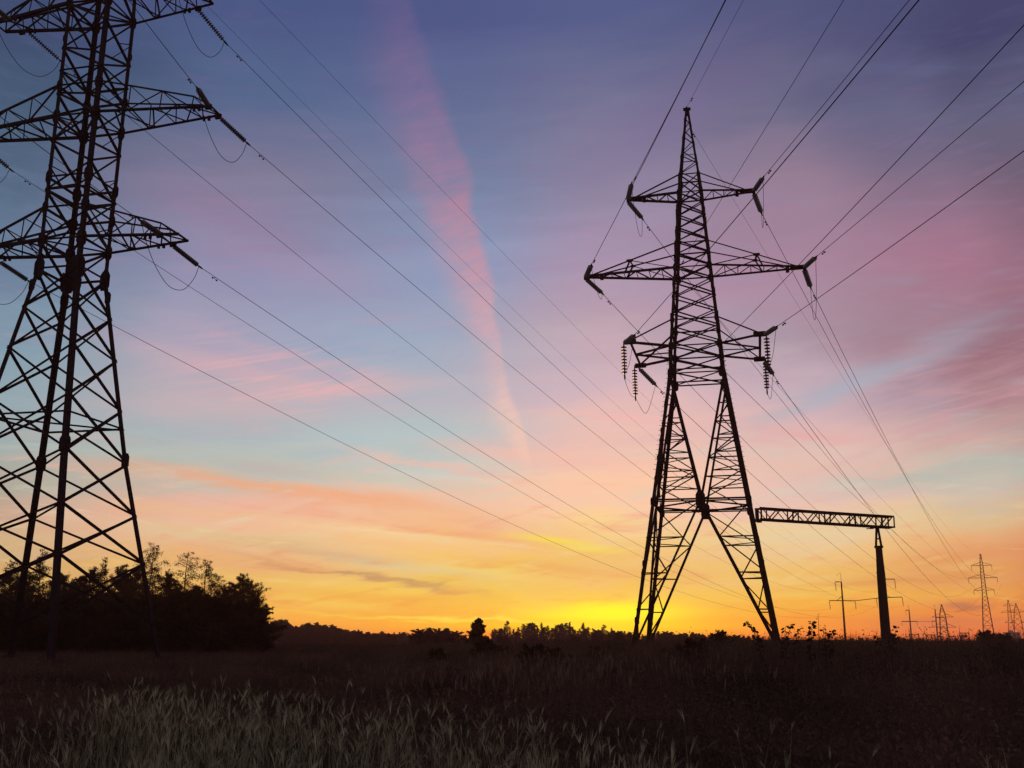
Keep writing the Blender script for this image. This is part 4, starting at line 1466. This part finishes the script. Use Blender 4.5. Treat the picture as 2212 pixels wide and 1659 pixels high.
def tall_weed(u, vtip, Y, bend, nleaf, size, label, seed, plume=False):
    rng = np.random.default_rng(seed)
    tip = at(u, vtip, Y)
    H = tip.z
    base = V(tip.x - bend, Y + rng.uniform(-.2, .2), 0)
    root = empty('tall_weed', base)
    tag(root, label, 'weed', 'tall weeds on the skyline')
    pts = [V(bend*t**2.2, .05*math.sin(t*3), H*(t if abs(bend) < .3 else math.sin(t*1.45)/math.sin(1.45))) for t in np.linspace(0, 1, 9)]
    m = MB()
    m.tube(pts, .014, 5, .005)
    m.build('stem', 'weed', root)
    Q, S = [], []
    ns = 22 if plume else nleaf*3
    verts, fs = [], []
    lm_ = MB()
    for k in range(ns):
        t = 1 - .6*rng.uniform(0, 1)**1.4 if not plume else rng.uniform(.55, 1.0)
        i = min(7, int(t*8))
        p = pts[i].lerp(pts[i + 1], t*8 - i)
        a = rng.uniform(0, 6.28)
        d = V(math.cos(a), math.sin(a)*.5, rng.uniform(-.5, .5)).normalized()
        s = size*rng.uniform(.45, 1.05)*(.5 if plume else 1)
        nrm = Vector(rng.normal(size=3)).normalized()
        x = d
        y = d.cross(nrm).normalized()
        o = [(0, 0), (.25, .32), (.6, .40), (.85, .22), (1.05, 0), (.85, -.22), (.6, -.40), (.25, -.32)]
        lm_.add([p + x*(s*a_ + .02) + y*(s*b_) + V(0, 0, -.1*s*a_*a_) for a_, b_ in o], [tuple(range(8))])
    lm_.build('leaves', 'weed', root)


for n, (u, v, Y, bd, nl, sz, lab) in enumerate((
    (1614, 1346, 27, -.42, 16, .11, 'arching leafy weed stem leaning left beside the right pylon foot'),
    (1634, 1362, 28, -.25, 12, .10, 'shorter leafy weed leaning left at the right pylon foot'),
    (1694, 1354, 27, .12, 14, .11, 'leafy weed just right of the right pylon foot'),
    (1713, 1350, 28, .30, 12, .09, 'weed with drooping leaves, second right of the pylon foot'),
    (1737, 1355, 27, .30, 12, .09, 'weed curving right, third right of the pylon foot'),
    (1756, 1342, 27, .12, 22, .12, 'tall broad-leaved weed with the biggest leaf cluster'),
    (1783, 1358, 28, -.05, 8, .10, 'small upright weed right of the broad-leaved one'),
    (1800, 1362, 27, .2, 16, .12, 'low broad-leaved weed left of the first concrete pole'),
    (1896, 1362, 30, -.15, 9, .10, 'low weed at the left foot of the thick post'),
    (1938, 1352, 30, .25, 8, .12, 'weed with two high leaves right of the thick post'),
    (1930, 1362, 31, .1, 10, .10, 'short weed hugging the right side of the thick post'))):
    tall_weed(u, v, Y, bd, nl, sz, lab, 100 + n)
tall_weed(1767, 1326, 27, .02, 16, .09, 'thin tall weed with a narrow plume standing highest on the skyline', 130, True)
tall_weed(1784, 1350, 27, .02, 5, .09, 'thin stalk with a single small seed head on the skyline', 131, True)


def ribbons(base, yaw, length, lean, curl, width, segs, rng, prof=None, t0=0.0):
    """many curved ribbons at once: returns quads (n*segs*4, 3)"""
    n = len(base)
    t = np.linspace(0, 1, segs + 1)
    tt = t0 + (1 - t0)*t
    ang = lean[:, None] + curl[:, None]*tt[None]**1.5
    out = np.cumsum(np.sin(ang)*(length/segs)[:, None], 1) - np.sin(ang[:, :1])*(length/segs)[:, None]
    up = np.cumsum(np.cos(ang)*(length/segs)[:, None], 1) - np.cos(ang[:, :1])*(length/segs)[:, None]
    c = np.stack([base[:, 0:1] + out*np.cos(yaw)[:, None], base[:, 1:2] + out*np.sin(yaw)[:, None], base[:, 2:3] + up], 2)
    w = width[:, None]*(prof(t) if prof is not None else (1 - t*.9))[None]
    fy = rng.uniform(0, math.pi, n)
    s = np.stack([np.cos(fy), np.sin(fy), np.zeros(n)], 1)[:, None, :]*w[:, :, None]*.5
    a, b = c - s, c + s
    q = np.stack([a[:, :-1], b[:, :-1], b[:, 1:], a[:, 1:]], 2)
    return q.reshape(-1, 3), c


def reed_grass():
    rng = np.random.default_rng(8)
    n = 15000
    Y = 4.6 + 8.9*rng.uniform(0, 1, n)**.75
    u = rng.uniform(-500, 2700, n)
    keep = np.interp(u, [-500, 0, 160, 420, 800, 1100, 1300, 1600, 2212, 2700], [.08, .05, .26, .47, .45, .48, .42, .11, .05, .04])
    lim = np.interp(u, [-500, 100, 300, 560, 800, 1050, 1250, 1600, 2700], [9, 10.5, 13.3, 12.0, 10.6, 9.6, 8.4, 7.6, 7.4])
    k = (rng.uniform(0, 1, n) < keep) & (Y < lim + rng.normal(0, .9, n))
    Y, u = Y[k], u[k]
    X = (u - 1106)/2278*Y
    n = len(Y)
    base = np.stack([X, Y, np.zeros(n)], 1)
    # clumps: pull plants toward clump centres
    cl = rng.integers(0, n, n)
    g = base[cl]
    base[:, :2] += rng.normal(0, .05, (n, 2))
    yaw = rng.normal(.2, 1.6, n)
    yaw = np.where(rng.uniform(0, 1, n) < .5, yaw, yaw + math.pi)
    H = np.clip(rng.normal(.86, .13, n), .45, 1.2)*np.interp(u, [0, 300, 900, 1400, 2212], [.85, 1.02, .98, .90, .84])
    lean = np.abs(rng.normal(.06, .07, n))
    curl = np.abs(rng.normal(.22, .28, n))
    st, c = ribbons(base, yaw, H, lean, curl, np.full(n, .007), 5, rng)
    quads = [st]
    # plumes continue the stems
    tip = c[:, -1]
    hd = np.arctan2(tip[:, 1] - base[:, 1], tip[:, 0] - base[:, 0])
    pr = lambda t: np.interp(t, [0, .12, .35, .6, .85, 1], [.25, .75, 1.0, .75, .42, .08])
    L = rng.uniform(.08, .17, n)
    bend = np.abs(rng.normal(.35, .35, n))
    for q in range(7):
        off = tip - np.stack([np.cos(hd)*np.sin(lean + curl)*L*.25, np.sin(hd)*np.sin(lean + curl)*L*.25, np.cos(lean + curl)*L*.35], 1)
        p, _ = ribbons(off, hd + rng.normal(0, .45, n), L*rng.uniform(.55, 1.1, n), lean + curl + rng.normal(0, .07, n), bend + rng.normal(0, .10, n), rng.uniform(.0025, .0065, n), 5, rng, pr)
        quads.append(p)
    q = np.concatenate(quads)
    o = mesh_np('reed_grass', q, (len(q)//4, 4), 'straw')
    tag(o, 'pale feathery reed grass with plumes in the near foreground', 'grass', kind='stuff')
    # leaf blades
    rep = 5
    b = np.repeat(base, rep, 0)
    b[:, :2] += rng.normal(0, .09, (len(b), 2))
    m = len(b)
    p, _ = ribbons(b, rng.uniform(0, 6.28, m), rng.uniform(.35, .85, m), np.abs(rng.normal(.15, .12, m)), np.abs(rng.normal(.7, .55, m)), rng.uniform(.003, .008, m), 5, rng)
    o = mesh_np('grass_blades', p, (len(p)//4, 4), 'blade')
    tag(o, 'dim green grass blades between the reed stems in the foreground', 'grass', kind='stuff')


reed_grass()


def field_weeds():
    rng = np.random.default_rng(9)
    n = 190000
    Y = np.sqrt(rng.uniform(10.0**2, 95.0**2, n))
    near = rng.uniform(0, 1, n) < .3
    Y[near] = 9.0 + 26*rng.uniform(0, 1, near.sum())**1.2
    s = rng.uniform(-.72, .72, n)
    u = 1106 + s*2278
    h = np.interp(u, [-600, 500, 780, 900, 1150, 1350, 1600, 2300, 2800], [.62, .62, .66, 1.0, 1.28, 1.45, 1.52, 1.52, 1.5])
    h = h*np.interp(Y, [9, 16, 26, 34, 84], [.45, .6, .82, 1, 1])
    # broad patches of taller and shorter growth
    X = s*Y
    patch = np.sin(X*.21 + 1.3*np.sin(Y*.13)) * np.cos(Y*.17 + .8*np.sin(X*.11))
    h = h*(1 + .20*patch*np.interp(Y, [10, 30, 60], [1, .8, .45]))*np.clip(rng.normal(.93, .10, n), .5, 1.22)
    base = np.stack([X, Y, np.zeros(n)], 1)
    k = np.clip(Y/30, .5, 2.2)
    # upright stalks
    p, c = ribbons(base, rng.uniform(0, 6.28, n), h, np.abs(rng.normal(.05, .09, n)), np.abs(rng.normal(.12, .2, n)), .014*k, 3, rng)
    quads = [p]
    # leaves and seed heads along the stalks
    for q in range(5):
        f = rng.uniform(.35, 1.0, n)
        ci = c[np.arange(n), np.minimum(3, (f*3.2).astype(int))]
        ci = ci + rng.normal(0, .05, (n, 3))*k[:, None]
        quads.append(leaves(ci, .014, .042, rng, .5)*1.0)
    q = np.concatenate(quads)
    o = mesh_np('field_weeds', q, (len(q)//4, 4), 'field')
    tag(o, 'brown weeds and dry herbs, tinted flare red, covering the field beyond the grass', 'weeds', kind='stuff')
    # pale plumes scattered further out
    m = 1300
    Y = rng.uniform(14, 30, m)
    u = np.where(rng.uniform(0, 1, m) < .72, rng.normal(1180, 190, m), rng.uniform(0, 2212, m))
    X = (u - 1106)/2278*Y
    base = np.stack([X, Y, np.zeros(m)], 1)
    H = np.interp(u, [0, 500, 900, 1300, 2212], [.72, .75, 1.0, 1.15, 1.15])*rng.normal(1, .1, m)
    pr = lambda t: np.interp(t, [0, .2, .5, .8, 1], [.3, .8, 1.0, .6, .1])
    qq = []
    L = rng.uniform(.12, .24, m)
    base[:, 2] = H - L
    for z in range(2):
        p, _ = ribbons(base, rng.uniform(0, 6.28, m), L, np.abs(rng.normal(.10, .08, m)), np.abs(rng.normal(.2, .2, m)), rng.uniform(.008, .014, m), 4, rng, pr)
        qq.append(p)
    p = np.concatenate(qq)
    o = mesh_np('distant_plumes', p, (len(p)//4, 4), 'dry_plume')
    tag(o, 'scattered pale grass plumes in the middle of the field', 'grass', kind='stuff')


field_weeds()


def haze():
    m = bpy.data.materials.new('haze')
    m.use_nodes = True
    nt = m.node_tree
    nt.nodes.clear()
    o = nt.nodes.new('ShaderNodeOutputMaterial')
    v = nt.nodes.new('ShaderNodeVolumePrincipled')
    v.inputs['Color'].default_value = (1.0, .52, .38, 1)
    v.inputs['Density'].default_value = HAZE
    v.inputs['Anisotropy'].default_value = .55
    nt.links.new(v.outputs[0], o.inputs['Volume'])
    MAT['haze'] = m
    b = MB()
    b.box((0, 330, 27), 1700, 1100, 60)
    tag(b.build('haze', 'haze'), kind='stuff')


HAZE = .0004
haze()
